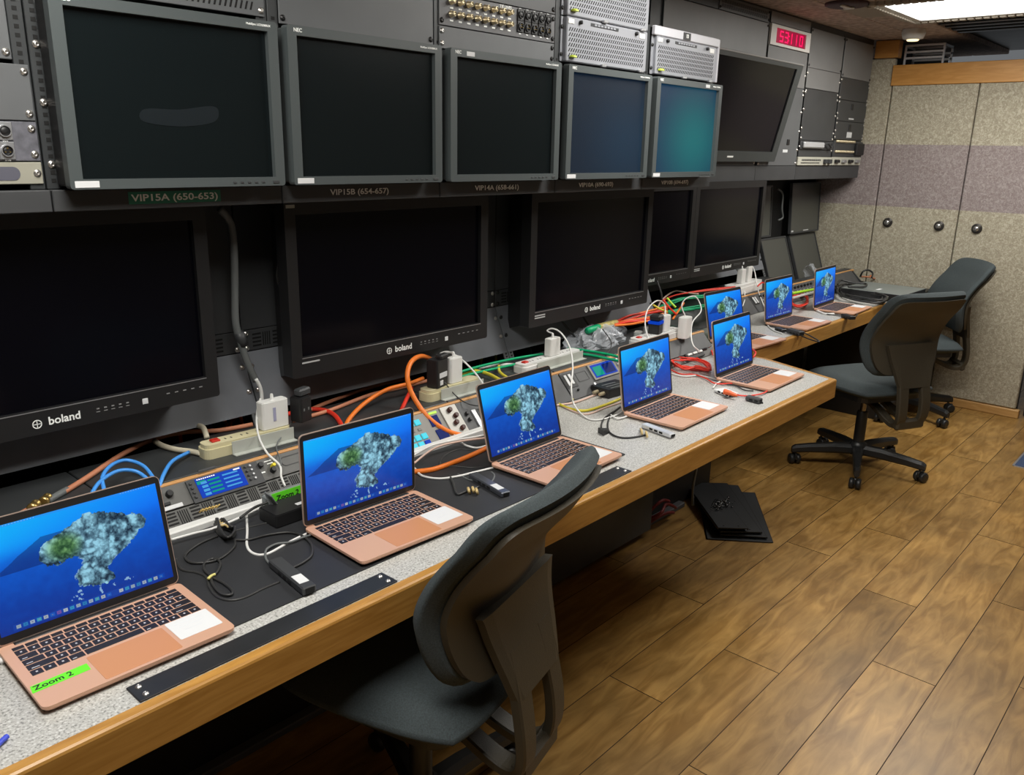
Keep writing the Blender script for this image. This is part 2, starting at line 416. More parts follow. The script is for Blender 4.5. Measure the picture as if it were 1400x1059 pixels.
# ceiling of acoustic foam boards with seams
cb = MB()
xs = [-1.2, 0.4, 1.7, 2.98, 3.72, 4.36, 4.93, 5.62, 6.9]; ys = [-1.0, .4, 1.57, 1.8, 2.5]
for i in range(len(xs)-1):
    for j in range(len(ys)-1):
        if xs[i] == 4.36 and ys[j] == .4: continue
        if xs[i] >= 4.9 and ys[j] < 1.5 and xs[i] < 5.7: continue
        cb.box(xs[i]+.003, xs[i+1]-.003, ys[j]+.003, ys[j+1]-.003, CEIL, CEIL+.03, .004)
struct('ceiling', cb, FOAM)
struct('ceiling_slab', MB().box(-1.25, 6.95, -1.05, 2.55, CEIL+.03, CEIL+.08), FOAMD)
# end wall: cloth-faced cupboard panels, gaps between them
wf = MB()
for y0, y1, z1 in ((1.934, 2.42, 2.125), (1.432, 1.928, 1.97), (.93, 1.426, 1.97)):
    wf.box(WX, WX+.05, y0, y1, .055 if y0 < 1.9 else 0, z1, .006)
struct('wall_far', wf, CLOTH)
struct('wall_far_backing', MB().box(WX+.03, WX+.08, .93, 2.42, 0, 1.97), BLACK)
struct('baseboard_far', MB().box(WX-.012, WX+.03, .905, 2.0, 0, .052, .004), OAKY)
struct('trim_1', MB().box(WX-.012, WX+.03, -.9, 1.937, 1.962, 2.083, .003), OAKL)
tb = MB(); tb.box(WX-.012, WX+.06, 1.917, 2.06, 2.128, CEIL-.004, .003); struct('trim_2', tb, OAKL)
struct('shelf_floor', MB().box(WX+.03, 6.9, -.97, 1.95, 1.97, 1.99), FOAMD)
struct('alcove_side', MB().box(WX+.06, 6.9, 1.96, 2.0, 1.97, CEIL), BLACK)
d1 = tag(MB().box(WX+.04, WX+.08, -.1, .89, 0.01, 1.96, .004).part('door_1', DARKW), kind='structure')
MB().lathe([(.025, 0), (.025, .01), (.012, .012), (.012, .04), (.028, .045), (.028, .06), (.02, .066)], 16, T(WX+.04, .78, 1.0) @ RY(-PI/2)).part('door_handle', LATCH, d1)
struct('wall_far_right', MB().box(WX+.05, WX+.1, -.97, -.11, 0, 1.97), CLOTH)
# the floor plate in the aisle
fp = thing('floor_plate', 'small blue-grey metal plate set in the plank floor by the right edge', 'floor plate', (4.93, .62, 0))
MB().prism(rrect(-.17, .17, -.12, .12, .01), .0, .004).part('frame', SILV, fp)
MB().prism(rrect(-.16, .16, -.11, .11, .008), .0041, .0055).part('plate', mat('plate_blue', (0.05, 0.08, 0.16), 0.35), fp)
# cupboard latches
lat = thing('cupboard_latch', 'round steel turn latch on the cloth wall, leftmost of the three', 'latch', (WX, 1.838, 1.123), group='latches on the end wall')
MB().lathe([(.03, 0), (.03, .006), (.024, .009), (.02, .008)], 20, RY(-PI/2)).part('rose', mat('latch_dark', (0.08, 0.075, 0.07), 0.3, metal=0.7), lat)
MB().lathe([(.012, .006), (.012, .012), (.017, .018), (.014, .026), (.004, .028)], 14, RY(-PI/2)).part('knob', LATCH, lat)
for y_, lb in ((1.527, 'round steel turn latch on the cloth wall, middle one of the three'), (1.312, 'round steel turn latch on the cloth wall, rightmost of the three')):
    c_ = copy_tree(lat); c_.location = (WX, y_, 1.123); c_['label'] = lb
# ceiling lights
TROF = mat('light_diffuser', (0.9, 0.9, 0.9), 0.5, emit=(1, 1, 0.98), es=3.0)
def troffer(x, y, lb):
    t = thing('ceiling_light', lb, 'ceiling light', (x, y, CEIL), group='troffers in the foam ceiling')
    MB().box(-.285, .285, -.585, .585, -.004, .02, .004).part('diffuser', TROF, t)
    fr = MB(); fr.ring(rrect(-.32, .32, -.62, .62, .01, 2), rrect(-.283, .283, -.583, .583, .006, 2), -.012, .028); fr.part('frame', WHITE, t)
    return t
troffer(4.65, .985, 'bright white fluorescent ceiling light at the top right of the room')
troffer(2.45, .90, 'white fluorescent ceiling light over the middle of the aisle')
troffer(.45, .85, 'white fluorescent ceiling light over the near end of the aisle')
# serrated foam edges around the bright light
fe = MB()
for k in range(34):
    y = .36+k*.037; fe.box(4.30+random.uniform(-.008, .004), 4.335, y, y+.03, CEIL-.02, CEIL+.01, .003)
for k in range(17):
    x = 4.34+k*.037; fe.box(x, x+.03, 1.60, 1.63+random.uniform(-.004, .01), CEIL-.02, CEIL+.01, .003)
for k in range(34):
    y = .36+k*.037; fe.box(4.965, 5.0+random.uniform(-.004, .01), y, y+.03, CEIL-.02, CEIL+.01, .003)
struct('foam_edging', fe, mat('foam_edge', (0.4, 0.36, 0.3), 0.9))
# dark grating between light and end wall
gr = MB()
for k in range(5): gr.box(5.05+k*.12, 5.10+k*.12, -.9, 1.55, CEIL-.006, CEIL+.02, .004)
struct('ceiling_grating', gr, mat('grating_dark', (0.03, 0.028, 0.026), 0.25, metal=0.5))
# ceiling fittings
hp = P(1183, 15, z=CEIL)
single('ceiling_plate', MB().box(hp.x-.17, hp.x+.17, hp.y-.07, hp.y+.07, CEIL-.008, CEIL+.004, .003), mat('plate_tan', (0.32, 0.28, 0.22), 0.7), 'flat tan square plate on the foam ceiling beside the round speaker', 'ceiling plate')
sp = thing('ceiling_speaker', 'round dark speaker disc with a white lever on the foam ceiling', 'speaker', P(1158, 4, z=CEIL))
MB().lathe([(.10, 0), (.10, -.01), (.085, -.016), (.03, -.014), (.0, -.014)], 28).part('grille', mat('speaker_maroon', (0.05, 0.02, 0.025), 0.6), sp)
MB().box(-.06, .04, -.01, .01, -.024, -.014, .003).box(.03, .055, -.02, .03, -.022, -.014, .003).part('lever', WHITE, sp)
cl = thing('ceiling_spotlight', 'small round white clip-on spotlight in the ceiling corner above the end wall', 'spotlight', P(1250, 40, z=CEIL))
MB().lathe([(.06, 0), (.065, -.02), (.055, -.05), (.035, -.055)], 22).part('housing', WHITE, cl)
MB().lathe([(.034, -.053), (.03, -.062), (.0, -.064)], 18).part('bulb', mat('bulb_warm', (0.9, 0.8, 0.6), 0.4, emit=(1, .8, .45), es=1.6), cl)
MB().box(.05, .09, -.012, .012, -.05, 0, .004).part('clip', mat('clip_orange', (0.8, 0.4, 0.12), 0.4), cl)
# metal luggage frame in the recess
mf = thing('metal_frame', 'bright aluminium box frame standing in the recess over the wooden trim', 'metal frame', (5.84, 1.79, 1.99))
for y in (-.12, .105):
    for x in (-.06, .1): MB().box(x, x+.012, y, y+.012, 0, .215, .002).part('upright', ALUW, mf)
for z in (.13, .165, .203):
    MB().box(-.062, -.05, -.12, .115, z, z+.014, .002).part('rail', ALUW, mf); MB().box(.1, .112, -.12, .115, z, z+.014, .002).part('rail', ALUW, mf)
MB().box(-.06, .11, -.12, -.108, .2, .214, .002).part('rail', ALUW, mf); MB().box(-.06, .11, .105, .117, .2, .214, .002).part('rail', ALUW, mf)
tr_ = thing('perforated_tray', 'white perforated tray lying in the dark recess above the end wall', 'tray', (5.95, 1.1, 1.99))
pt = MB(); pt.box(-.2, .3, -.5, .35, .06, .068, .002)
for k in range(20): pt.box(-.204, -.196, -.49+k*.042, -.47+k*.042, .03, .062, .001)
pt.box(-.2, .3, .34, .35, 0, .06); pt.box(-.2, .3, -.5, -.49, 0, .06); pt.part('tray', ALUW, tr_)
MB().tube([(-.15, .55, .01), (-.18, .5, .02), (-.12, .42, .03), (-.2, .38, .02), (-.16, .36, .01)], .006).part('strap', mat('strap_brown', (0.25, 0.08, 0.04), 0.6), tr_)

# ============================================================ UPPER EQUIPMENT RACKS (near row)
YF = 1.72; SE = [0.11, .605, 1.10, 1.596, 2.093, 2.587, 3.077]; ZB = 1.403; ZL = 1.445
RLAB = ['left of the VIP15A monitor', 'around the VIP15A monitor', 'around the VIP15B monitor', 'around the VIP14A monitor', 'around the VIP10A monitor', 'around the VIP10B monitor']
TXT = [None, 'VIP15A (650-653)', 'VIP15B (654-657)', 'VIP14A (658-661)', 'VIP10A (690-693)', 'VIP10B (694-697)']
LX = [None, (.761, .95), (1.247, 1.431), (1.751, 1.941), (2.24, 2.435), (2.745, 2.94)]
for i in range(6):
    x0, x1 = SE[i]+.0015, SE[i+1]-.0015
    zt = CEIL-.002 if i < 5 else 1.955
    t = thing('equipment_rack', 'black overhead equipment rack bay '+RLAB[i], 'equipment rack', ((x0+x1)/2, YF+.2, ZB), group='bays of the overhead rack')
    b = MB(); b.box(x0, x0+.004, YF+.005, 2.3, ZB, zt); b.box(x1-.004, x1, YF+.005, 2.3, ZB, zt); b.box(x0, x1, YF+.1, YF+.11, ZB, zt)
    b.box(x0, x1, YF+.005, 2.3, ZB, ZB+.004)
    if i == 5: b.box(x0, x1, YF+.005, 2.3, zt-.004, zt)
    b.part('carcass', RACK, t, world=True)
    for xa in (x0, x1-.026):
        b = MB(); b.box(xa, xa+.026, YF-.001, YF+.008, ZL, zt, .001); b.part('rail', RACK, t, world=True)
        h = MB()
        zz = ZL+.012
        while zz < min(zt, 1.8):
            h.box(xa+.009, xa+.017, YF-.0018, YF-.0008, zz, zz+.007); zz += .0148
        h.part('rail_holes', BLACK, t, world=True)
    b = MB(); b.box(x0, x1, YF-.022, YF+.006, ZB+.001, ZL-.001, .0015); ls = b.part('label_strip', RACKG, t, world=True)
    YS = YF-.019; KS = YS/YF
    if TXT[i]:
        a, c = LX[i]; a *= KS; c *= KS; z = 1.4250
        if i == 1:
            MB().box(a-.006, c+.006, YS-.0042, YS-.0032, z-.0115, z+.0125).part('label_tape', TEALT, ls).location = -t.location
        text(TXT[i], .019, LETW, ls, T(*(-t.location)) @ FR((a+c)/2, YS-.0046, z), 'lettering', width=c-a)
    if i:
        for z in (1.49, 1.60, 1.70):
            screw(t, x0+.013, YF-.001, z, SCREW if i < 3 else SCREWB, .006)
            screw(t, x1-.013, YF-.001, z-.02, SCREW if i < 3 else SCREWB, .006)
# ---- NEC style desk monitors mounted in the rack
def nec(xc, mk, lb, glass):
    t = thing('rack_monitor', lb, 'monitor', (xc, 1.655, 1.447), group='square monitors in the overhead rack')
    w2 = .2275
    fr = MB()
    o = rrect(-w2, w2, 0, .335, .006, 2); inn = rrect(-.204, .204, .018, .315, .001, 2)
    fr.ring(o, inn, 0, .022, Matrix(((1, 0, 0, 0), (0, 0, -1, .010), (0, 1, 0, 0), (0, 0, 0, 1))))
    fr.box(-.204, .204, -.0095, -.0075, .0165, .0185)
    fr.part('bezel', NECB, t)
    bk = MB(); bk.box(-w2+.004, w2-.004, .010, .060, .004, .331, .004); bk.box(-.205, .205, .055, .13, .02, .32, .004)
    for k in range(46 if mk in (1, 2) else 0): bk.box(-w2+.0025, -w2+.006, .036, .064, .012+k*.0068, .0152+k*.0068)
    bk.part('casing', NECS if mk in (1, 2) else BLACKP, t)
    scn = MB().box(-.2045, .2045, .0, .004, .0175, .3155).part('screen', glass, t)
    sm = (MB().box(-w2+.008, -w2+.052, -.0128, -.0118, .003, .015, .0004)); 
    if mk != 2: sm.part('sticker', PAPER, t)
    text('NEC', .011, LETW, t, FR(-w2+.027, -.0124, .3255), 'lettering')
    text('MultiSync LCD2080UX', .006, LETW, t, FR(w2-.045, -.0124, .3255), 'lettering')
    b = MB()
    for k in range(5): b.box(.10+k*.017, .108+k*.017, -.0135, -.012, .006, .010, .0008)
    b.box(.196, .212, -.0135, -.012, .005, .011, .001); b.part('buttons', DKP, t)
    if mk in (2, 4):
        xx = -.17 if mk == 2 else .10
        MB().box(xx, xx+.03, -.0128, -.0118, .319, .330, .0004).part('sticker', PAPER, t)
    return t
def painted_reflection(name, a, c, p):  # reflection in a dark screen, painted as an emissive radial gradient
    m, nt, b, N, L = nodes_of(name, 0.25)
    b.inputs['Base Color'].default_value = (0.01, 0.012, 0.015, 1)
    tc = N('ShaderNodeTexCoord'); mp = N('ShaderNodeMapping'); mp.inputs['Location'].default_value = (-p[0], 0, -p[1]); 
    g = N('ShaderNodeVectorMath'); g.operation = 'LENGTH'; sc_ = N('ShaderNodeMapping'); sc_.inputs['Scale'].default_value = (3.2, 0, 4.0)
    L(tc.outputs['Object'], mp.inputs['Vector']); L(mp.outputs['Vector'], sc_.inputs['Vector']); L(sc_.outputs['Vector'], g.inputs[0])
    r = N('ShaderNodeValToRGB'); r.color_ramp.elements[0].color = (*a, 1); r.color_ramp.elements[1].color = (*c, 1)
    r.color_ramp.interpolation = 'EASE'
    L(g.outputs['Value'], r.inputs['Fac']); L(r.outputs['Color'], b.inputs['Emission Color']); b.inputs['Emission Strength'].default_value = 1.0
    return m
G10A = painted_reflection('painted_blue_reflection', (0.002, 0.02, 0.045), (0.001, 0.008, 0.02), (.12, .12))
G10B = painted_reflection('painted_teal_reflection', (0.004, 0.13, 0.14), (0.003, 0.03, 0.07), (.06, .13))
m15 = nec(.847, 0, 'square grey-bezel monitor above the VIP15A label, smeared dark screen', GLASS)
nec(1.326, 1, 'square grey-bezel monitor above the VIP15B label, black screen', GLASS)
nec(1.812, 2, 'square grey-bezel monitor above the VIP14A label, black screen', GLASS)
nec(2.302, 3, 'square grey-bezel monitor above the VIP10A label, dark screen with a painted blue reflection', G10A)
nec(2.79, 4, 'square grey-bezel monitor above the VIP10B label, dark screen with a painted teal reflection', G10B)
# the wiped smear on the first screen
sm = MB(); sm.prism(catmull([Vector(p) for p in ((-.075, .125, 0), (-.07, .148, 0), (0, .150, 0), (.07, .160, 0), (.085, .148, 0), (.07, .128, 0), (0, .118, 0))], 5, True) and [(p.x, p.y) for p in catmull([Vector(p) for p in ((-.075, .125, 0), (-.07, .148, 0), (0, .150, 0), (.07, .160, 0), (.085, .148, 0), (.07, .128, 0), (0, .118, 0))], 5, True)], 0, .0002, FR(0, -.0004, 0))
sm.part('smear', mat('screen_smear', (0.007, 0.011, 0.014), 0.35), m15)
# ---- front panels
def panel(name, x0, x1, z0, z1, m, label, cat='blank panel', group=None, y=YF, th=.005, screws=SCREW, sx=.009):
    t = thing(name, label, cat, ((x0+x1)/2, y-th, z0), group=group)
    MB().box(x0, x1, y-th, y-.0012, z0, z1, .001).part('face', m, t, world=True)
    if screws:
        for xx in (x0+sx, x1-sx):
            for z in ((z0+.012, z1-.012) if z1-z0 > .05 else ((z0+z1)/2,)): screw(t, xx, y-th, z, screws)
    return t
BG = 'blank panels of the overhead racks'
panel('blank_panel', .585-.44, .600, 1.567, 1.663, PANELG, 'grey blank panel at the far left edge above the connector panel', group=BG)
def xlr(parent, x, z, y, male, face=DKP):
    t = parent.location
    b = MB(); b.box(x-.013, x+.013, y-.003, y, z-.0155, z+.0155, .001); o = b.part('connector', face, parent, world=True)
    k = MB(); k.ring([(.0105*math.cos(a*PI/8), .0105*math.sin(a*PI/8)) for a in range(16)], [(.0088*math.cos(a*PI/8), .0088*math.sin(a*PI/8)) for a in range(16)], -.001, .004, T(x-t.x, y-t.y-.003, z-t.z) @ RX(PI/2))
    c = k.part('socket_ring', SILV if face != BLACKP else DKP, o)
    k = MB(); k.lathe([(.0088, 0), (.0088, .0006 if male else .0025), (.002, .0008 if male else .0027)], 14, T(x-t.x, y-t.y-.003, z-t.z) @ RX(PI/2)); k.part('insert', BLACKP, o)
    if male:
        k = MB()
        for a in (90, 210, 330): k.lathe([(.0012, 0), (.0012, .004)], 6, T(x-t.x+.0045*math.cos(math.radians(a)), y-t.y-.003, z-t.z+.0045*math.sin(math.radians(a))) @ RX(PI/2))
        k.part('pins', BRASS, o)
px_ = panel('connector_panel', .145, .600, 1.496, 1.565, mat('panel_violet_grey', (0.12, 0.12, 0.14), 0.5, noise=0.3, nscale=60), 'grey connector panel with round audio sockets at the far left edge', 'connector panel')
xlr(px_, .545, 1.548, YF-.005, False, SILV); xlr(px_, .545, 1.514, YF-.005, True, SILV)
text('101', .007, LETW, px_, T(*(-px_.location)) @ FR(.545, YF-.0055, 1.531)); text('106', .007, LETW, px_, T(*(-px_.location)) @ FR(.545, YF-.0055, 1.4985))
pc = panel('handle_panel', .145, .600, 1.455, 1.494, mat('panel_cream', (0.34, 0.33, 0.27), 0.5), 'cream grey panel with an oval recess below the audio sockets', 'panel')
MB().prism(rrect(.40, .562, 1.462, 1.486, .0115, 5), 0, .0006, Matrix(((1, 0, 0, 0), (0, 0, -1, YF-.0052), (0, 1, 0, 0), (0, 0, 0, 1)))).part('recess', mat('panel_violet', (0.1, 0.1, 0.13), 0.6), pc, world=True)
def louvres(mb, x0, x1, z0, z1, y, pitch=.014, slant=.006, rows=4, M=None, hw=.0022):
    # rows of slanted slots, as raised dark shapes 0.3 mm proud
    rh = (z1-z0)/rows
    for r in range(rows):
        za = z0+r*rh+rh*.12; zb = z0+(r+1)*rh-rh*.12; x = x0
        while x+slant+hw*2 < x1:
            vs = [(x, y, za), (x+hw*2, y, za), (x+hw*2+slant, y, zb), (x+slant, y, zb)]
            mb.add(vs+[(a, b_+.0006, c_) for a, b_, c_ in vs], [(0, 1, 2, 3), (0, 4, 5, 1), (1, 5, 6, 2), (2, 6, 7, 3), (3, 7, 4, 0)], M)
            x += pitch
    return mb
p = panel('vent_panel', .145, .575, 1.67, 2.0, PANELG, 'grey slotted vent panel in the top left corner beside its rail', 'vent panel')
louvres(MB(), .2, .55, 1.69, 1.99, YF-.0054, .012, .006, 14).part('slots', BLACK, p, world=True)
panel('blank_panel', 1.128, 1.590, 1.792, CEIL-.01, PANELG, 'large grey blank panel above the VIP15B monitor', group=BG, screws=SCREWB)
p = panel('vent_panel', .633, 1.092, 1.80, CEIL-.01, PANELG, 'grey slotted vent panel above the VIP15A monitor', 'vent panel')
louvres(MB(), .66, 1.07, 1.808, 2.2, YF-.0054, .012, .005, 18).part('slots', BLACK, p, world=True)
panel('blank_panel', 1.612, 2.088, 1.925, CEIL-.01, RACKG, 'dark blank panel above the TIE LINES connector panel', group=BG, screws=SCREWB)
p = panel('blank_panel', 1.612, 2.088, 1.787, 1.842, PANELG, 'grey blank panel between TIE LINES connectors and VIP14A monitor', group=BG, screws=None)
for z in (1.80, 1.83):
    screw(p, 1.622, YF-.005, z); screw(p, 2.078, YF-.005, z, SCREWB)
tl = panel('tie_line_panel', 1.612, 2.088, 1.844, 1.923, mat('panel_mauve_grey', (0.105, 0.105, 0.11), 0.5, noise=0.12, nscale=10), 'grey TIE LINES panel with two rows of brass and black sockets', 'connector panel', screws=SCREWB)
for r_, z in enumerate((1.905, 1.874)):
    for k in range(8):
        x = 1.655+k*.0325
        b = MB(); b.lathe([(.009, 0), (.009, .002), (.0068, .003), (.0068, .014), (.0055, .016), (.0055, .009), (.002, .009), (.002, .014)], 12, T(x-tl.location.x, -.0005, z-tl.location.z) @ RX(PI/2))
        b.part('bnc_socket', GOLDC, tl)
    for k in range(5): xlr(tl, 1.93+k*.031, z, YF-.006, r_ == 1, BLACKP)
l = MB()
for z in (1.889, 1.858):
    for k in range(8): l.box(1.65+k*.0325, 1.662+k*.0325, YF-.0062, YF-.005, z-.002, z+.002)
for z in (1.921, 1.8545):
    for k in range(5): l.box(1.925+k*.031, 1.934+k*.031, YF-.0062, YF-.005, z-.0012, z+.0012)
l.part('label_dots', LETW, tl, world=True)
text('TIE LINES', .012, LETW, tl, T(*(-tl.location)) @ FR(1.868, YF-.0055, 1.917))
for k in range(3):
    pass
# perforated server fronts
def server(x0, x1, z0, z1, label, frame=False):
    t = thing('server_unit', label, 'server unit', ((x0+x1)/2, YF-.02, z0), group='perforated server fronts in the overhead rack')
    b = MB(); b.box(x0+.012, x1-.012, YF-.02, YF-.001, z0, z1, .003)
    b.box(x0, x1, YF-.006, YF-.0012, z0, z1, .001); b.part('bezel', SERVER, t, world=True)
    louvres(MB(), x0+.02, x1-.024, z0+.012, z1-.028, YF-.0204, .0115, .0075, 6, hw=.0024).part('slots', BLACK, t, world=True)
    b = MB(); b.box(x0+.13, x0+.28, YF-.0215, YF-.0195, z1-.016, z1-.007, .0005); s_ = b.part('button_strip', DKP, t, world=True)
    k = MB()
    for q in range(7): k.box(x0+.148+q*.017, x0+.16+q*.017, YF-.023, YF-.021, z1-.0145, z1-.0085, .0005)
    k.v = [(a-t.location.x, b_-t.location.y, c_-t.location.z) for a, b_, c_ in k.v]; k.part('button', SERVER, s_)
    for xx in (x0+.075, x1-.085):
        b = MB(); b.lathe([(.006, 0), (.006, .008), (.003, .01)], 10, T(xx, YF-.02, z1-.012) @ RX(PI/2)); b.part('thumb_screw', BLACKP, t, world=True)
    b = MB(); b.box(x0+.016, x0+.045, YF-.022, YF-.0195, z1-.02, z1-.006, .001); b.box(x1-.062, x1-.03, YF-.022, YF-.0195, z1-.024, z1-.008, .001); b.part('badge', WHITE, t, world=True)
    b = MB(); b.lathe([(.013, 0), (.013, .004), (.008, .007)], 14, T(x0+.04, YF-.024, z0+.012)); b.part('lamp', mat('lamp_lime', (0.45, 0.55, 0.05), 0.4), t, world=True)
    for xx in (x0+.2, x1-.05):
        b = MB(); b.box(xx-.012, xx+.012, YF-.03, YF-.019, z0-.004, z0+.006, .002); b.part('catch', SILV, t, world=True)
    for xx in (x0+.004, x1-.004):
        for z in (z0+.02, z1-.03): screw(t, xx, YF-.006, z, SCREWB, .005)
    if frame:
        b = MB(); b.box(x0-.004, x1+.006, YF-.021, YF-.004, z1+.001, z1+.032, .003); b.box(x1+.002, x1+.012, YF-.021, YF-.004, z0, z1+.03, .002); b.part('surround', mat('surround_white', (0.5, 0.5, 0.54), 0.4), t, world=True)
        b = MB(); b.box(x0+.18, x0+.23, YF-.0225, YF-.0205, z1+.004, z1+.028); pl_ = b.part('number_plate', BLACKP, t, world=True)
        text('10', .018, LETW, pl_, T(*(-t.location)) @ FR(x0+.205, YF-.0228, z1+.016))
    return t
server(2.117, 2.583, 1.797, 1.925, 'silver perforated server front directly above the VIP10A monitor')
server(2.117, 2.583, 1.928, 2.056, 'silver perforated server front at the top edge, above another server front')
server(2.62, 3.06, 1.797, 1.922, 'silver perforated server front numbered 10 above the VIP10B monitor', True)
panel('blank_panel', 2.117, 2.583, 2.06, CEIL-.01, RACKG, 'blank panel over the silver server fronts above the VIP10A monitor', group=BG, screws=None)
# ============================================================ FAR OVERHEAD RACKS
YR = 2.06; FS = [3.13, 4.20, 4.70, 5.19, 5.675]
FL = ['behind the tilted monitor', 'under the red clock', 'right of the red clock', 'against the end wall']
for i in range(4):
    x0, x1 = FS[i]+.0015, FS[i+1]-.0015
    t = thing('equipment_rack', 'grey far overhead rack bay '+FL[i], 'equipment rack', ((x0+x1)/2, YR+.15, 1.397), group='bays of the far overhead rack')
    b = MB(); b.box(x0, x1, YR+.004, 2.4, 1.397, CEIL-.002); b.part('carcass', RACK, t, world=True)
    b = MB(); b.box(x0, x1, YR-.003, YR+.005, 1.397, 1.474, .0015); b.part('bottom_rail', RACKG, t, world=True)
    for z in (1.56, 1.66, 1.76, 1.85, 1.95):
        screw(t, x1-.012, YR-.004, z, SCREW, .006)
        if i: screw(t, x0+.012, YR-.004, z+.02, SCREW, .006)
FG = 'blank panels of the far overhead rack'
def fpanel(x0, x1, z0, z1, m, lb, sc_=None): return panel('blank_panel', x0, x1, z0, z1, m, lb, group=FG, y=YR, screws=sc_)  # lamp cut-off near the end wall painted as lighter upper, darker lower panels
fpanel(3.22, 4.19, 1.90, 2.163, PANEL_LIT, 'wide light grey blank panel above the tilted monitor', SCREWB)
p = panel('vent_panel', 3.68, 4.19, 2.166, 2.225, PANELG, 'grey slotted vent strip under the ceiling left of the red clock', 'vent panel', y=YR, screws=SCREWB)
louvres(MB(), 3.70, 4.17, 2.175, 2.217, YR-.0054, .012, .004, 2).part('slots', BLACK, p, world=True)
fpanel(3.22, 3.67, 2.166, 2.225, RACKG, 'dark blank panel under the ceiling left of the vent strip')
fpanel(4.21, 4.69, 2.172, 2.225, PANEL_LIT, 'light grey blank strip above the red clock')
fpanel(4.21, 4.69, 1.885, 2.066, PANEL_LIT, 'light grey blank panel below the red clock')
fpanel(4.21, 4.69, 1.476, 1.883, PANELG, 'grey blank panel at the right of the tilted monitor', SCREW)
fpanel(4.71, 5.18, 2.0, 2.20, PANEL_LIT, 'grey blank panel right of the red clock, lightened as if lit', SCREWB)
fpanel(4.71, 5.18, 1.893, 1.998, PANEL_LIT, 'thin grey blank panel right of the clock, middle height')
fpanel(4.71, 5.18, 1.615, 1.89, RACKG, 'dark brownish blank panel over the silver patch unit', SCREW)
fpanel(5.20, 5.665, 1.985, 2.20, PANEL_LIT, 'blank panel beside the end wall, top one, lightened as if lit', SCREWB)
fpanel(5.20, 5.665, 1.86, 1.983, RACKG, 'dark blank panel beside the end wall, second from top', SCREW)
# clock
ck = thing('digital_clock', 'white-framed digital clock with red digits high on the far rack', 'clock', (4.452, YR-.012, 2.069))
x0, x1, z0, z1 = 4.21, 4.69, 2.069, 2.167
b = MB(); b.ring([(x0, z0), (x1, z0), (x1, z1), (x0, z1)], [(4.272, 2.082), (4.632, 2.082), (4.632, 2.153), (4.272, 2.153)], 0, .012, FR(0, YR, 0)); b.part('frame', mat('clock_white', (0.75, 0.72, 0.68), 0.5), ck, world=True)
b = MB(); b.box(4.27, 4.634, YR-.006, YR-.001, 2.08, 2.155); b.part('display', REDBG, ck, world=True)
def seg7(mb, ch, x, z, w_, h, y, t_=.006):
    S = {'5': 'afgcd', '3': 'abgcd', '1': 'bc', '0': 'abcdef', '9': 'abcdfg'}[ch]
    hh = h/2
    R_ = {'a': (0, w_, h-t_, h), 'g': (0, w_, hh-t_/2, hh+t_/2), 'd': (0, w_, 0, t_), 'f': (0, t_, hh, h), 'e': (0, t_, 0, hh), 'b': (w_-t_, w_, hh, h), 'c': (w_-t_, w_, 0, hh)}
    for k in S:
        a, b_, c_, d = R_[k]; mb.box(x+a, x+b_, y-.001, y, z+c_, z+d, .001)
b = MB()
for ch, x in zip('53110', (4.325, 4.385, 4.43, 4.49, 4.565)): seg7(b, ch, x, 2.092, .038, .052, YR-.0062)
b.box(4.428, 4.434, YR-.0072, YR-.0062, 2.104, 2.110).box(4.428, 4.434, YR-.0072, YR-.0062, 2.124, 2.130).part('digits', REDLED, ck, world=True)
# patch units at the bottom of the far rack
def patch(x0, x1, z0, z1, m, lb, kind):
    t = thing('patch_unit', lb, 'patch unit', ((x0+x1)/2, YR-.01, z0))
    b = MB(); b.box(x0, x1, YR-.012, YR-.0012, z0, z1, .002); b.part('face', m, t, world=True)
    if kind == 'bar':
        MB().box(x0+.02, x0+.30, YR-.03, YR-.0115, z0+.008, z1-.006, .006).part('bar', ALUW, t, world=True)
        MB().tube([(x0+.28, YR-.02, z0+.02), (x0+.33, YR-.035, z1-.01), (x0+.40, YR-.03, z0+.015), (x0+.44, YR-.02, z1-.01)], .006).part('connector', DKP, t, world=True)
    if kind == 'jacks':
        b = MB()
        for r in range(2):
            for k in range(14): b.lathe([(.008, 0), (.007, .012), (.004, .012)], 8, T(x0+.03+k*.021, YR-.012, z0+.03+r*.06) @ RX(PI/2))
        b.part('jacks', GOLDC, t, world=True)
        MB().box(x0+.33, x1-.01, YR-.03, YR-.012, z0+.01, z1-.01, .004).part('switch_block', BLACKP, t, world=True)
    if kind == 'sockets':
        b = MB()
        for k in range(16): b.box(x0+.05+k*.017, x0+.06+k*.017, YR-.0135, YR-.0115, z1-.022, z1-.012)
        for k in range(2): b.box(x0+.04, x0+.3, YR-.0135, YR-.0115, z0+.012, z0+.016)
        b.part('markings', DKP, t, world=True)
        for k in range(2):
            b = MB(); b.box(x1-.13+k*.06, x1-.09+k*.06, YR-.03, YR-.011, z0+.01, z1-.012, .003); b.part('socket', DKP, t, world=True)
    if kind == 'modules':
        for k in range(4):
            b = MB(); b.box(x0+.03+k*.11, x0+.085+k*.11, YR-.03, YR-.011, z0+.015, z1-.015, .004); b.part('module', BLACKP if k % 2 == 0 else SILV, t, world=True)
    return t
CREAMP = mat('panel_cream_light', (0.5, 0.49, 0.42), 0.5)
patch(4.71, 5.18, 1.565, 1.612, RACKG, 'dark patch unit with a white bar on the far rack', 'bar')
fpanel(4.71, 5.18, 1.525, 1.563, RACKG, 'thin dark blank panel over the cream patch unit')
patch(4.70, 5.185, 1.476, 1.523, CREAMP, 'cream patch unit with black markings at the bottom of the far rack', 'sockets')
patch(5.195, 5.665, 1.528, 1.62, RACKG, 'dark patch unit with two rows of jacks near the end wall', 'jacks')
patch(5.195, 5.665, 1.476, 1.525, CREAMP, 'cream patch unit with black modules at the corner of the far rack', 'modules')
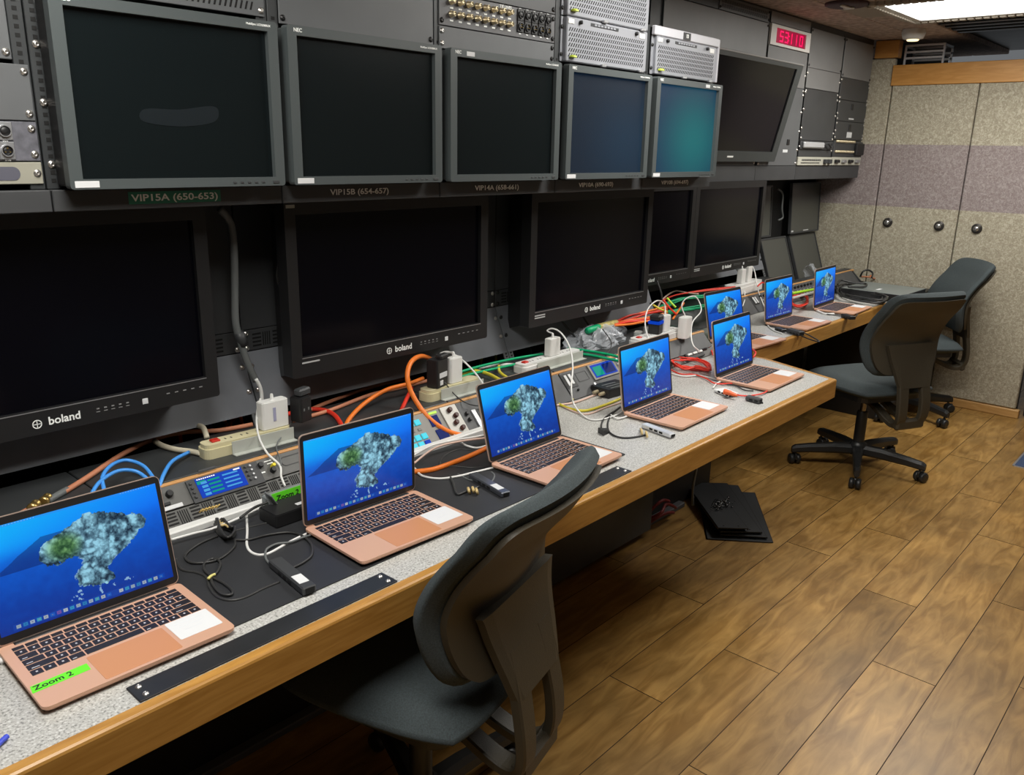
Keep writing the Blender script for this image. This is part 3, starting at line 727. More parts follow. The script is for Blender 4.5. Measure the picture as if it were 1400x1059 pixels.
for z0, z1, lb, wl in ((1.63, 1.735, 'dark blank panel with a white label near the end wall', 1), (1.738, 1.857, 'dark blank panel with a small slot near the end wall', 0)):
    t = fpanel(5.20, 5.665, z0, z1, RACKG, lb, SCREW)
    b = MB(); b.box(5.41, 5.44, YR-.009, YR-.005, z1-.05, z1-.015, .002); b.part('keyhole', BLACKP, t, world=True)
    b = MB(); b.box(5.39, 5.47, YR-.0062, YR-.005, z0+.012, z0+(.045 if wl else .02)); b.part('sticker', PAPER, t, world=True)
# tilted big monitor
tm = thing('tilted_monitor', 'large dark tilted monitor in the far overhead rack beside the teal screen', 'monitor', (3.86, 2.045, 1.50), group=None)
th = math.atan2(.09, .41)
MT = RX(th)   # leans forward at the top
b = MB(); b.ring(rrect(-.56, .49, 0, .485, .008, 2), [(x, y) for x, y in rrect(-.49, .4285, .05, .465, .001, 2)], 0, .02, MT @ Matrix(((1, 0, 0, 0), (0, 0, -1, .0), (0, 1, 0, 0), (0, 0, 0, 1))))
b.part('bezel', NECS, tm)
b = MB(); b.box(-.49, .43, -.014, -.004, .048, .467, M=MT); b.part('screen', GLASSG, tm)
b = MB(); b.box(-.56, .49, -.023, -.0, .484, .492, .002, M=MT); b.part('top_edge', SILV, tm)
b = MB(); vs = [(-.555, -.002, .002), (.487, -.002, .002)]
top = [MT @ Vector((x, -.0, .484)) for x in (-.555, .487)]
b.add([Vector((-.555, 0, .004)), Vector((.487, 0, .004)), top[1], top[0], Vector((-.555, .012, 0)), Vector((.487, .012, 0)), Vector((.487, .012, .47)), Vector((-.555, .012, .47))],
      [(0, 1, 2, 3), (4, 7, 6, 5), (0, 4, 5, 1), (3, 2, 6, 7), (0, 3, 7, 4), (1, 5, 6, 2)]); b.part('housing', RACKG, tm)
MB().box(-.05, .01, -.0215, -.02, .02, .028, M=MT).part('badge', LETW, tm)
mp_ = panel('monitor_tray', 3.24, 4.18, 1.476, 1.505, RACKG, 'dark tray panel under the tilted monitor', 'panel', y=YR, screws=SCREW)
pp = panel('blank_panel', 4.21, 4.69, 1.40, 1.474, RACKG, 'dark bottom panel of the far rack', y=YR-.004, screws=None) if False else None
b = MB(); b.box(4.50, 4.56, YR-.0065, YR-.0045, 1.545, 1.56); b2 = MB(); b2.box(4.54, 4.57, YR-.01, YR-.0045, 1.585, 1.615, .002)
for o_ in [x for x in C.objects if x.get('label', '') == 'grey blank panel at the right of the tilted monitor']:
    b.part('sticker', PAPER, o_, world=True); b2.part('switch', BLACKP, o_, world=True)

# ============================================================ LOWER CONSOLES
def lower(x0, x1, yu, zk, zb, yb, ztop, label, vent=True):
    t = thing('console_cabinet', label, 'console cabinet', ((x0+x1)/2, yu+.05, zb), group='lower console cabinets')
    x0 += .002; x1 -= .002
    b = MB(); b.box(x0, x1, yu, yu+.004, zk+.028, ztop, .001); b.part('upper_panel', RACKG, t, world=True)
    zv = zk-.03
    b = MB(); b.box(x0, x1, yu, yu+.004, zv, zk+.026, .001); vp = b.part('vent_strip', RACKG, t, world=True)
    if vent:
        s_ = MB(); x = x0+.03; k = 0
        while x < x1-.07:
            if k % 2 == 0:
                for q in range(4): s_.box(x, x+.026, yu-.0006, yu+.001, zv+.009+q*.0105, zv+.014+q*.0105)
            else:
                for q in range(4): s_.box(x+q*.0065, x+.0032+q*.0065, yu-.0006, yu+.001, zv+.009, zv+.046)
            x += .031; k += 1
        s_.v = [(a-t.location.x, b_-t.location.y, c_-t.location.z) for a, b_, c_ in s_.v]; s_.part('slots', BLACK, vp)
    d = Vector((0, yb-yu, zb-zv)); n = Vector((0, d.z, -d.y)).normalized()
    if n.y > 0: n = -n
    b = MB(); vs = []
    for off in (0, -.004):
        for x in (x0, x1):
            for q in (0, 1):
                p = Vector((x, yu, zv-.002))+d*q+n*off; vs.append(p)
    b.add(vs, [(0, 1, 3, 2), (4, 6, 7, 5), (0, 4, 5, 1), (2, 3, 7, 6), (0, 2, 6, 4), (1, 5, 7, 3)]); b.part('sloping_panel', SLOPEG, t, world=True)
    for x in (x0, x1-.002):
        b = MB(); b.box(x, x+.002, yu+.004, yu+.25, zb, ztop); b.part('side', BLACK, t, world=True)
    # slotted uprights below
    for x in (x0, x1-.022):
        b = MB(); p0 = Vector((0, yb, zb)); dn = d.normalized()*((zb-.815)/abs(d.normalized().z))
        vs = [Vector((xx, p0.y+o_, p0.z))+dn*q for o_ in (0, .004) for xx in (x, x+.022) for q in (0, 1)]
        b.add(vs, [(0, 1, 3, 2), (4, 6, 7, 5), (0, 4, 5, 1), (2, 3, 7, 6), (0, 2, 6, 4), (1, 5, 7, 3)]); u = b.part('upright', PANELG, t, world=True)
        b = MB()
        for k in range(3):
            c = p0+dn*(.2+.3*k); b.box(x+.008, x+.015, c.y-.0008, c.y+.001, c.z-.004, c.z+.004)
        b.v = [(a-t.location.x, b_-t.location.y, c_-t.location.z) for a, b_, c_ in b.v]; b.part('holes', BLACK, u)
    for x in (x0+.012, x1-.012):
        for z in (zk+.018, zv+.008): screw(t, x, yu, z, SCREW if x0 < 1.2 else SCREWB, .006)
        for q in (.25, .65):
            p = Vector((x, yu, zv))+d*q; screw(t, p.x, p.y, p.z, SCREW if x0 < 1.2 else SCREWB, .006)
    return t
LG = [(-.78, .146), (.146, 1.127), (1.127, 2.115), (2.115, 3.078)]
for (a, c), lb in zip(LG, ('at the left edge behind the nearest dark screen', 'behind the nearest large dark screen', 'behind the second large dark screen', 'behind the third large dark screen')):
    lower(a, c, 1.97, 1.029+.0, .847, 1.905, 1.42, 'dark grey console cabinet with slotted vent, '+lb)
lower(3.082, 4.82, 2.30, 1.045, .86, 2.24, 1.42, 'dark console cabinet behind the two far screens', vent=False)
struct('console_side', MB().box(3.0785, 3.081, 1.97, 2.3, .8, 1.40), BLACK)
# far right dark flat panels (upper pair, lower pair)
DG = mat('flat_panel_grey', (0.085, 0.088, 0.08), 0.3)
def flat(x0, x1, pa, pb, lb, edge=True, lab=False):
    # pa=(y,z) bottom, pb=(y,z) top
    t = thing('flat_panel', lb, 'panel', ((x0+x1)/2, pa[0], pa[1]), group='dark flat panels at the far end of the console')
    d = Vector((0, pb[0]-pa[0], pb[1]-pa[1])); n = Vector((0, -d.z, d.y)).normalized(); L_ = d.length; dn = d.normalized()
    M = Matrix(((1, 0, 0, 0), (0, dn.y, n.y, 0), (0, dn.z, n.z, 0), (0, 0, 0, 1)))
    h = (x1-x0)/2
    b = MB(); b.box(-h+.008, h-.008, .008, L_-.008, -.01, .004, M=M); b.part('face', DG, t)
    b = MB(); b.ring(rrect(-h, h, 0, L_, .004, 1), rrect(-h+.01, h-.01, .01, L_-.01, .002, 1), -.01, .008, M=M); b.part('frame', RACKG, t)
    if lab:
        b = MB(); b.box(-h+.02, -h+.05, .012, .022, .004, .0052, M=M); b.box(-.02, .06, .012, .018, .004, .0052, M=M); b.part('sticker', PAPER, t)
    return t
flat(4.84, 5.20, (2.197, .735), (2.30, 1.030), 'dark sloping panel, left one at the far end of the console')
flat(5.25, 5.66, (2.197, .735), (2.30, 1.030), 'dark sloping panel against the cloth end wall')
flat(4.42, 4.98, (2.30, 1.04), (2.32, 1.35), 'dark upright panel with a hanging cord, right of the far screens', lab=True)
flat(5.22, 5.67, (2.28, 1.04), (2.30, 1.36), 'dark upright panel touching the cloth end wall under the rack', lab=True)
struct('console_back', MB().box(4.82, 5.70, 2.345, 2.36, .8, 1.40), BLACK)
b = MB(); b.tube([P(1063, 258, y=2.27), P(1070, 265, y=2.26), P(1069, 285, y=2.25), P(1070, 297, y=2.25), P(1064, 301, y=2.26)], .006)
single('hanging_cord', b, GREYC, 'thin grey cord hanging in front of the dark far panels', 'cord')

# ============================================================ LARGE SCREENS (boland)
def boland(xc, yc, lb, name='boland', btn=.0, near=True):
    t = thing('wide_monitor', lb, 'monitor', (xc, yc, .955), group='wide dark screens on the lower console')
    W2, H = .366, .455
    sx, sz0, sz1 = .334, .052, .052+.368
    b = MB(); b.ring(rrect(-W2, W2, 0, H, .006, 2), rrect(-sx, sx, sz0, sz1, .001, 2), -.03, .012, Matrix(((1, 0, 0, 0), (0, 0, -1, 0), (0, 1, 0, 0), (0, 0, 0, 1)))); b.part('bezel', BOLB, t)
    b = MB(); b.box(-sx-.002, sx+.002, .0, .006, sz0-.002, sz1+.002); b.part('screen', GLASSG, t)
    b = MB(); b.box(-sx-.001, sx+.001, -.0128, -.0115, sz0-.0028, sz0-.0008); b.part('trim_line', SILV, t)
    b = MB()
    y0, y1 = .006, .13
    b.add([(-W2+.01, y0, .01), (W2-.01, y0, .01), (W2-.01, y0, H-.01), (-W2+.01, y0, H-.01), (-W2+.05, y1, -.03), (W2-.05, y1, -.03), (W2-.05, y1, H-.04), (-W2+.05, y1, H-.04)],
          [(0, 1, 2, 3), (4, 7, 6, 5), (0, 4, 5, 1), (3, 2, 6, 7), (0, 3, 7, 4), (1, 5, 6, 2)]); b.part('casing', BOLB, t)
    if near:
        text('boland', .024, LETW, t, FR(.012, -.0124, .024)); 
        b = MB(); b.ring([(.0095*math.cos(a*PI/8), .0095*math.sin(a*PI/8)) for a in range(16)], [(.0075*math.cos(a*PI/8), .0075*math.sin(a*PI/8)) for a in range(16)], 0, .0006, FR(-.042, -.0122, .023))
        b.box(-.0515, -.0325, -.0128, -.0122, .0223, .0237).box(-.0427, -.0413, -.0128, -.0122, .014, .032); b.part('emblem', LETW, t)
    b = MB()
    for k in range(5): b.box(.078+k*.016, .084+k*.016, -.0128, -.0118, .028, .031, .0003); b.box(.077+k*.016, .085+k*.016, -.0128, -.0118, .022, .0235)
    for k in range(5): b.box(.235+k*.02, .243+k*.02, -.0128, -.0118, .030, .0325, .0003)
    b.part('markings', mat('dull_lettering', (0.22, 0.22, 0.22), 0.6), t)
    MB().box(.178, .191, -.0135, -.0118, .018, .031, .001).part('sticker', PAPER, t)
    b = MB(); b.box(-W2+.03, -W2+.085, -.0128, -.0118, .036, .040); b.box(-W2+.03, -W2+.085, -.0128, -.0118, .028, .032) if xc > 2 else None
    b.part('caption', mat('caption_white', (0.45, 0.45, 0.45), 0.6), t)
    # bracket to the console
    b = MB(); b.box(-.1, .1, .12, .147 if yc < 1.9 else .242, .1, .3); b.part('bracket', BLACKP, t)
    return t
b1 = boland(.172, 1.82, 'nearest wide dark screen on the left, with green glow in its corner'); 
b1.location.x = .60;  b1['label'] = 'nearest wide dark screen at the left edge, below the VIP15A monitor'
b2 = boland(1.539, 1.82, 'second wide dark screen, below the VIP15B and VIP14A monitors')
MB().box(-.36, -.335, -.0130, -.0118, .437, .445).part('sticker', mat('old_label', (0.4, 0.4, 0.35), 0.6), b2)
b3 = boland(2.478, 1.82, 'third wide dark screen, below the VIP10A monitor')
b4 = boland(3.221, 2.055, 'fourth wide dark screen, partly hidden behind a steel rack edge'); b5 = boland(3.955, 2.055, 'farthest wide dark screen, grey with reflections')
b4.location.z = b5.location.z = b1.location.z = b2.location.z = b3.location.z = .946
# hanging conduit between first two screens
cd = thing('cable_conduit', 'thick grey ribbed cable conduit hanging between two wide dark screens', 'cable conduit', P(330, 480, y=1.93))
b = MB(); b.tube([P(*q, y=1.88) for q in ((300, 285), (315, 305), (320, 345), (321, 400), (322, 440), (329, 468), (340, 500), (350, 520))], .0095, 8); b.part('hose', GREYC, cd, world=True)
b = MB(); b.tube([P(326, 454, y=1.88), P(333, 472, y=1.88)], .0135, 10); b.part('collar', DKP, cd, world=True)
b = MB(); b.tube([P(*q, y=1.86) for q in ((350, 518), (356, 530), (358, 545), (355, 555))], .005, 7); b.part('cord', WHC, cd, world=True)
b = MB(); b.tube([P(*q, y=1.9) for q in ((384, 350), (379, 368), (380, 385), (388, 405), (394, 420))], .0035, 6)
single('thin_cord', b, GRC, 'thin dark cord bowing out left of the second wide screen', 'cord')
for (q0, q1), lb in ((((766, 436), (786, 460)), 'black cord dangling under the third wide screen'), (((795, 430), (812, 455)), 'black cord close to a screw under the third wide screen'), (((898, 383), (905, 410)), 'black cord dropping under the fourth wide screen')):
    b = MB(); a, c = P(*q0, y=1.90), P(*q1, y=1.87)
    b.tube([a, (a+c)/2+Vector((0, -.01, -.01)), c], .004); single('dangling_cord', b, GRC, lb, 'cord')
# ============================================================ DESKS
DT = .73
def desk(name, label, pts, nose_pts, th=.07):
    t = thing(name, label, 'desk', (pts[0][0], pts[0][1], DT-th))
    b = MB(); b.prism(pts, DT-th, DT); b.part('laminate_top', LAMI, t, world=True)
    b = MB()
    # wooden nosing following the open edges
    n = len(nose_pts); N_ = []
    for i, p in enumerate(nose_pts):
        p = Vector((*p, 0)); a = Vector((*nose_pts[max(i-1, 0)], 0)); c = Vector((*nose_pts[min(i+1, n-1)], 0))
        d1 = (p-a).normalized() if i else (c-p).normalized(); d2 = (c-p).normalized() if i < n-1 else d1
        m1 = Vector((d1.y, -d1.x, 0)); m2 = Vector((d2.y, -d2.x, 0)); m = (m1+m2); m = m/max(m.dot(m1), .3); N_.append((p, m))
    prof = [(-.0005, -th), (-.0005, .0004), (.017, .0004), (.0205, -.002), (.022, -.006), (.022, -th)]
    vs = []; fs = []
    for p, m in N_:
        for o_, z in prof: vs.append((p.x+m.x*(o_-.022), p.y+m.y*(o_-.022), DT+z))
    k = len(prof)
    for i in range(n-1):
        for j in range(k): fs.append((i*k+j, i*k+(j+1) % k, (i+1)*k+(j+1) % k, (i+1)*k+j))
    fs += [tuple(range(k-1, -1, -1)), tuple(range((n-1)*k, n*k))]
    b.add(vs, fs); b.part('wood_edging', OAK, t, world=True)
    return t
NE = [(-1.1, 1.083), (3.046, 1.083), (3.165, 1.42), (3.165, 1.60)]
desk('desk', 'long near desk with speckled grey top and thick oak edging', [(-1.1, 1.105), (3.03, 1.105), (3.143, 1.42), (3.143, 1.75), (-1.1, 1.75)], NE)
desk('desk', 'far desk with speckled grey top, set back behind the near desk', [(3.17, 1.535), (5.02, 1.535), (5.02, 2.05), (3.17, 2.05)], [(3.168, 1.513), (5.035, 1.513)])
struct('desk_return', MB().box(5.04, 5.70, 1.50, 2.0, .0, DT-.001, .003), BLACKP)
# modesty panels and kick edge under the desks
struct('desk_back_panel', MB().box(-1.1, 3.38, 1.735, 1.75, 0, .659), mat('underdesk_black', (0.012, 0.011, 0.01), 0.6))
struct('kick_edge', MB().box(-1.1, 3.10, 1.70, 1.734, 0, .022, .003), mat('kick_grey', (0.1, 0.1, 0.11), 0.5))
struct('desk_back_panel_far', MB().box(3.38, 5.04, 2.02, 2.035, 0, .659), MATS['underdesk_black'])
pe = thing('pedestal', 'black cabinet under the near desk', 'pedestal', (2.55, 1.7, 0.022))
MB().box(2.02, 2.74, 1.40+.25, 1.699, .03, .655, .003).part('body', RACK, pe, world=True)
b = MB(); b.tube([(2.76, 1.69, .05), (2.79, 1.64, .09), (2.86, 1.66, .10), (2.93, 1.67, .07), (3.0, 1.69, .03)], .007).tube([(2.77, 1.69, .03), (2.85, 1.66, .06), (2.95, 1.67, .03)], .007)
b.tube([(2.78, 1.69, .08), (2.84, 1.67, .12), (2.92, 1.68, .09)], .007)
single('cable_heap', b, mat('cable_dull_red', (0.16, 0.008, 0.008), 0.6), 'small heap of red cable under the near desk', 'cable')
single('hanging_cord', MB().tube([P(952, 640, y=1.60)+Vector((.02, 0, .1)), P(952, 640, y=1.60), P(949, 655, y=1.60), P(947, 668, y=1.60), P(945, 685, y=1.60)*Vector((1,1,0))+Vector((0, 0, .01)) if False else P(947, 690, y=1.62)], .006), GREYC, 'thin grey cord hanging under the end of the near desk', 'cord')
# black mat and flush plates
mt_ = tag(MB().prism(rrect(-.64, .64, -.205, .20, .004, 2), 0, .0025).part('desk_mat', MATB, loc=(1.175, 1.395, DT+.0001), fix=True), 'large black mat inlaid in the near desk under the nearest laptops', 'desk mat')
mt_.scale = (1.0, 1, 1)
def dplate(x0, x1, lb):
    t = thing('desk_plate', lb, 'plate', ((x0+x1)/2, 1.131, DT), group='black cover strips on the near desk')
    MB().box(x0, x1, 1.107, 1.155, DT+.0002, DT+.0035, .001).part('strip', PLATE, t, world=True)
    for x in (x0+.014, x1-.014):
        for y in (1.119, 1.143): screw(t, 0, 0, 0, SCREW, .004, M=T(x-t.location.x, y-t.location.y, .0033))
    return t
dplate(.425, .925, 'long black metal cover strip with steel screws in front of the nearest laptop')
dplate(1.22, 1.722, 'black metal cover strip partly behind the near chair back')

# ============================================================ LEDGES AND SLOPING GEAR
ZLD = .815
def ledge(x0, x1, yf, yb, label, seams):
    t = thing('console_ledge', label, 'ledge', ((x0+x1)/2, yf, ZLD-.02))
    xs_ = [x0]+seams+[x1]
    for a, c in zip(xs_[:-1], xs_[1:]):
        b = MB(); b.box(a+.0015, c-.0015, yf+.004, yb, ZLD-.014, ZLD, .002); b.part('top_plate', RACK, t, world=True)
    b = MB(); b.box(x0, x1, yf-.012, yf+.001, ZLD-.012, ZLD-.001, .002); b.part('wood_strip', STRIPW, t, world=True)
    b = MB(); b.box(x0, x1, yf+.03, yf+.04, DT, ZLD-.015); b.part('support', BLACK, t, world=True)
    return t
ledge(-.8, 3.10, 1.69, 1.907, 'dark flat ledge with thin wood strip above the near desk gear', [.146, .635, 1.127, 1.62, 2.115, 2.60])
lf = ledge(3.12, 4.80, 1.985, 2.235, 'dark flat ledge with thin wood strip above the far desk', [3.6, 4.1, 4.6])
xl = MB(); xl.box(4.80, 5.60, 1.989, 2.04, ZLD-.014, ZLD, .002); xl.part('top_plate', RACK, lf, world=True)
xl = MB(); xl.box(4.80, 5.60, 1.973, 1.986, ZLD-.012, ZLD-.001, .002); xl.part('wood_strip', STRIPW, lf, world=True)
xl = MB(); xl.box(4.80, 5.60, 2.02, 2.03, DT, ZLD-.015); xl.part('support', BLACK, lf, world=True)
struct('pit_back', MB().box(-.8, 3.08, 2.25, 2.27, .6, .99), BLACK)
struct('ledge_end', MB().prism([(1.985, DT), (2.04, DT), (2.04, ZLD), (1.985, ZLD-.012), (1.91, DT)], 0, .012, Matrix(((0, 0, 1, 5.60), (1, 0, 0, 0), (0, 1, 0, 0), (0, 0, 0, 1)))), RACKG)
GA = math.atan2(.733, .68)
# gear frame: origin at the top of the slope, local x along the desk, y up the slope (so the gear lies at negative y), z outwards
def gthing(name, label, cat, x, far=False, group=None):
    return thing(name, label, cat, (x, 1.955 if far else 1.66, .793), rot=(GA, 0, 0), group=group)
# offset of slope coordinate: s = distance below the strip
def gb(mb, x0, x1, s0, s1, z0, z1, b=.0006): return mb.box(x0, x1, .022-s1, .022-s0, z0, z1, b)
GREY1 = mat('gear_grey', (0.10, 0.10, 0.095), 0.5, noise=0.1, nscale=20); GREY2 = mat('gear_light_grey', (0.22, 0.21, 0.19), 0.5)
GREYM = mat('gear_mid_grey', (0.07, 0.072, 0.075), 0.5, noise=0.1, nscale=20)
def vents(par, x0, x1, s0, s1, z=.0012):
    b = MB(); x = x0; k = 0; h = (s1-s0)
    while x+.024 < x1:
        if k % 2 == 0:
            for q in range(5): gb(b, x, x+.023, s0+q*h/5, s0+q*h/5+h*.1, z, z+.0008, 0)
        else:
            for q in range(5): gb(b, x+q*.005, x+q*.005+.0022, s0, s1-h*.08, z, z+.0008, 0)
        x += .028; k += 1
    return b.part('slots', BLACK, par)
def knob(par, x, s, r, h, m, name='knob', z0=.0012):
    b = MB(); b.lathe([(r, 0), (r, h*.8), (r*.8, h)], 12, T(x, .022-s, z0)); return b.part(name, m, par)
def ventpanel(x, w_, s0, s1, lb, far=False):
    t = gthing('vent_panel', lb, 'vent panel', x, far, 'slotted vent panels of the sloping console')
    b = MB(); gb(b, -w_/2, w_/2, s0, s1, -.004, .001); b.part('face', GREY1, t)
    vents(t, -w_/2+.012, w_/2-.01, s0+.004, s1-.004)
# device 1: meter unit with blue screen
d = gthing('audio_monitor_unit', 'grey rack unit with blue-green level meters between the nearest laptops', 'rack unit', .885)
b = MB(); gb(b, -.225, .235, -.002, .053, -.006, .001); b.part('face', GREY1, d)
b = MB(); gb(b, -.092, .085, .001, .057, .001, .006); b.part('display_bezel', DKP, d)
b = MB(); gb(b, -.072, .042, .003, .051, .006, .0075); scn = b.part('display', BLUEB, d)
b = MB()
for r in range(4):
    gb(b, -.062, -.048, .013+r*.0095, .019+r*.0095, .0075, .0079, 0); gb(b, -.008, .03, .010+r*.0098, .0135+r*.0098, .0075, .0079, 0)
b.part('meter_bars', LBLUE, scn)
b = MB()
for r in range(4): gb(b, -.045, -.016, .012+r*.0096, .016+r*.0096, .0075, .0079, 0)
gb(b, -.07, -.05, .010, .018, .0075, .0078, 0); b.part('meter_bars', TEALM, scn)
b = MB()
for q in range(9): gb(b, -.068+q*.005, -.0645+q*.005, .0045, .0072, .0075, .0079, 0)
gb(b, .022, .038, .0045, .008, .0075, .0079, 0)
b.part('display_text', LETW, scn)
for q in range(4):
    knob(d, -.084+.0, .010+q*.011, .0035, .004, DKP, 'button', .006)
    knob(d, .052, .008+q*.011, .003, .004, DKP, 'button', .006); knob(d, .064, .008+q*.011, .003, .004, SILV, 'button', .006)
knob(d, -.135, .018, .008, .012, BLACKP); knob(d, .09, .014, .007, .012, BLACKP); knob(d, .115, .034, .007, .012, BLACKP)
knob(d, .1195, .024, .005, .014, YELB, 'knob_cap')
b = MB(); gb(b, -.185, -.165, .014, .018, .001, .0015, 0); gb(b, .105, .125, .006, .008, .001, .0015, 0); gb(b, .085, .097, .03, .033, .001, .0015, 0); gb(b, .11, .125, .013, .0155, .001, .0015, 0); b.part('legends', LETW, d)
b = MB(); gb(b, -.165, -.115, .043, .052, .001, .002); b.part('sticker', PAPER, d)
b = MB(); gb(b, -.155, -.14, .035, .041, .001, .006); b.part('socket', BLACKP, d)
b = MB(); o = rrect(.145, .215, .022-.033, .022-.008, .012, 5); i_ = rrect(.1475, .2125, .022-.031, .022-.0105, .0098, 5); b.ring(o, i_, .0005, .0018); b.part('handle_recess', BLACKP, d)
knob(d, .226, .006, .003, .002, SCREW, 'screw')
b = MB(); gb(b, -.055, -.012, -.0165, -.0115, .004, .006); 
lp = b.part('name_plate', DKP, d)
ventpanel(.89, .47, .056, .104, 'grey slotted vent panel below the unit with level meters')
# device 2: cyan button panel and knob module
d = gthing('button_panel', 'light grey control panel with rows of lit cyan buttons', 'control panel', 1.46)
b = MB(); gb(b, -.29, .166, -.001, .103, -.006, .001); b.part('face', GREY2, d)
for r in range(4):
    for q in range(8):
        if r == 1:
            m_ = mat('key_grey', (0.16, 0.16, 0.15), 0.5)
        else: m_ = CYANB
        x = -.17+q*.024
        if r == 0 and q == 7: m_ = MATS['button_cyan']
        if r == 3 and q == 7: m_ = BLUEB
        b = MB(); s0 = .014+r*.022
        if r == 1: gb(b, x, x+.012, s0+.004, s0+.012, .001, .003)
        else: gb(b, x, x+.019, s0, s0+.017, .001, .005, .001)
        b.part('button', m_, d)
for (a, c, e, f) in ((.05, .085, .016, .048), (.052, .09, .06, .092)):
    b = MB(); gb(b, a, c, e, f, .001, .004); b.part('small_display', NAVYB, d)
b = MB(); gb(b, .06, .09, .004, .011, .001, .003); b.part('lime_label', LIMEB, d)
b = MB(); gb(b, .103, .165, .0, .100, .001, .006, .001); mdl = b.part('knob_module', mat('module_silver', (0.4, 0.39, 0.36), 0.4, metal=.3), d)
for q in range(4):
    o_ = knob(d, .135+(q % 2)*.012-.004, .016+q*.021, .0075, .012, mat('knob_maroon', (0.06, 0.02, 0.015), 0.35), 'knob', .006)
# device 3: dark panel with lime display
d = gthing('intercom_panel', 'dark grey panel with a lime-lit key display behind the third laptop', 'control panel', 1.845)
b = MB(); gb(b, -.215, .265, -.001, .103, -.006, .001); b.part('face', GREYM, d)
b = MB(); gb(b, -.155, .1, .036, .098, .001, .006, .001); b.part('display_housing', BLACKP, d)
for q in range(5):
    b = MB(); gb(b, -.142+q*.042, -.108+q*.042, .043, .053, .006, .008); b.part('lit_key', LIMEB, d)
    b = MB(); gb(b, -.142+q*.042, -.114+q*.042, .060, .074, .006, .010); b.part('key', WHITE, d)
b = MB(); gb(b, -.175, -.160, .035, .095, .001, .008); b.part('key_rail', SILV, d)
for q in range(2): knob(d, -.195, .04+q*.02, .006, .01, BLACKP)
# device 4
d = gthing('intercom_panel', 'grey panel with white key switch and blue twin meters behind the fourth laptop', 'control panel', 2.34)
b = MB(); gb(b, -.222, .225, -.001, .103, -.006, .001); b.part('face', GREYM, d)
b = MB(); gb(b, -.22, -.165, .006, .062, .001, .003, .001); k_ = b.part('key_block', BLACKP, d)
b = MB(); gb(b, -.212, -.20, .012, .054, .003, .006); gb(b, -.190, -.178, .012, .05, .003, .006); b.part('key', PAPER, k_)
b = MB(); b.ring(rrect(-.15, -.09, .022-.05, .022-.014, .003, 2), rrect(-.147, -.093, .022-.047, .022-.017, .002, 2), .0008, .002); b.part('window_frame', BLACKP, d)
b = MB(); gb(b, -.072, .08, .0, .062, .001, .006, .001); b.part('display_bezel', GREY2, d)
b = MB(); gb(b, -.062, .068, .005, .055, .006, .0075); s_ = b.part('display', BLUEB, d)
b = MB(); gb(b, -.055, -.008, .014, .050, .0075, .008, 0); b.part('meter_field', TEALM, s_)
b = MB(); gb(b, .0, .06, .012, .05, .0075, .008, 0); b.part('meter_field', NAVYB, s_)
for q in range(3): knob(d, .10, .01+q*.018, .005, .006, LETW, 'button')
knob(d, -.155+.06, .075, .006, .012, SILV); knob(d, -.18, .075, .004, .008, BLACKP)
knob(d, .13, .012, .009, .012, mat('knob_maroon', (0.06, 0.02, 0.015), 0.35))
# device 5
d = gthing('blank_gear_panel', 'plain grey sloping panel with white keys between fourth and fifth laptop', 'control panel', 2.85)
b = MB(); gb(b, -.235, .235, -.001, .07, -.006, .001); b.part('face', GREYM, d)
b = MB(); gb(b, -.235, .235, .073, .104, -.006, .001); b.part('lower_face', GREY1, d)
b = MB(); gb(b, .0, .13, .07, .10, .001, .012, .002); kb = b.part('key_block', BLACKP, d)
for q in range(3):
    b = MB(); gb(b, .008+q*.04, .038+q*.04, .075, .084, .012, .018, .001); b.part('key', WHITE, kb)
ventpanel(2.68, .12, .077, .100, 'grey slotted vent panel at the left of the white keys')
# left of device 1 and gap fillers (behind laptops)
d = gthing('blank_gear_panel', 'grey blank sloping panel behind the nearest laptop', 'blank panel', .34)
b = MB(); gb(b, -.30, .31, -.001, .104, -.006, .001); b.part('face', GREY1, d)
# far gear
def fargear(x, w_, lb, kind):
    t = gthing('intercom_panel' if kind else 'blank_gear_panel', lb, 'control panel', x, True)
    b = MB(); gb(b, -w_/2, w_/2, -.001, .104, -.006, .001); b.part('face', GREYM, t)
    if kind:
        b = MB(); gb(b, -w_/2+.02, -w_/2+.075, .008, .06, .001, .003); k_ = b.part('key_block', BLACKP, t)
        b = MB(); gb(b, -w_/2+.03, -w_/2+.045, .014, .052, .003, .006); gb(b, -w_/2+.055, -w_/2+.068, .014, .052, .003, .006); b.part('key', PAPER, k_)
        for q in range(6): knob(t, -w_/2+.12+q*.045, .02, .007, .012, BLACKP); knob(t, -w_/2+.12+q*.045, .045, .005, .008, SILV, 'button')
        b = MB(); gb(b, -w_/2+.1, w_/2-.04, .066, .09, .001, .012, .002); kk = b.part('key_row', BLACKP, t)
        b = MB()
        for q in range(7): gb(b, -w_/2+.108+q*.04, -w_/2+.135+q*.04, .07, .078, .012, .017)
        b.part('keys', SILV, kk)
    return t
fargear(3.37, .46, 'grey sloping panel behind the sixth laptop, plain', 0)
fargear(3.86, .46, 'grey sloping panel at the sixth laptop, mostly hidden by its lid', 0)
fargear(4.27, .40, 'dark sloping panel with a white key switch between far laptops', 1)
fargear(4.75, .48, 'dark sloping panel behind the seventh laptop with round knobs', 1)
t = fargear(5.28, .52, 'grey sloping panel at the far end next to the cloth wall', 0)
# slim bars on far ledge front between the last laptops
b = MB(); b.tube([P(1083, 401, z=.80), P(1110, 396, z=.80), P(1135, 392, z=.80)], .008)
single('lime_cable', b, LIME, 'bright lime cable along the far gear between the last laptops', 'cable')
b = MB(); b.tube([P(1084, 407, z=.79), P(1112, 400, z=.79)], .007)
single('white_cable', b, WHC, 'short white cable along the far gear below the lime cable', 'cable')
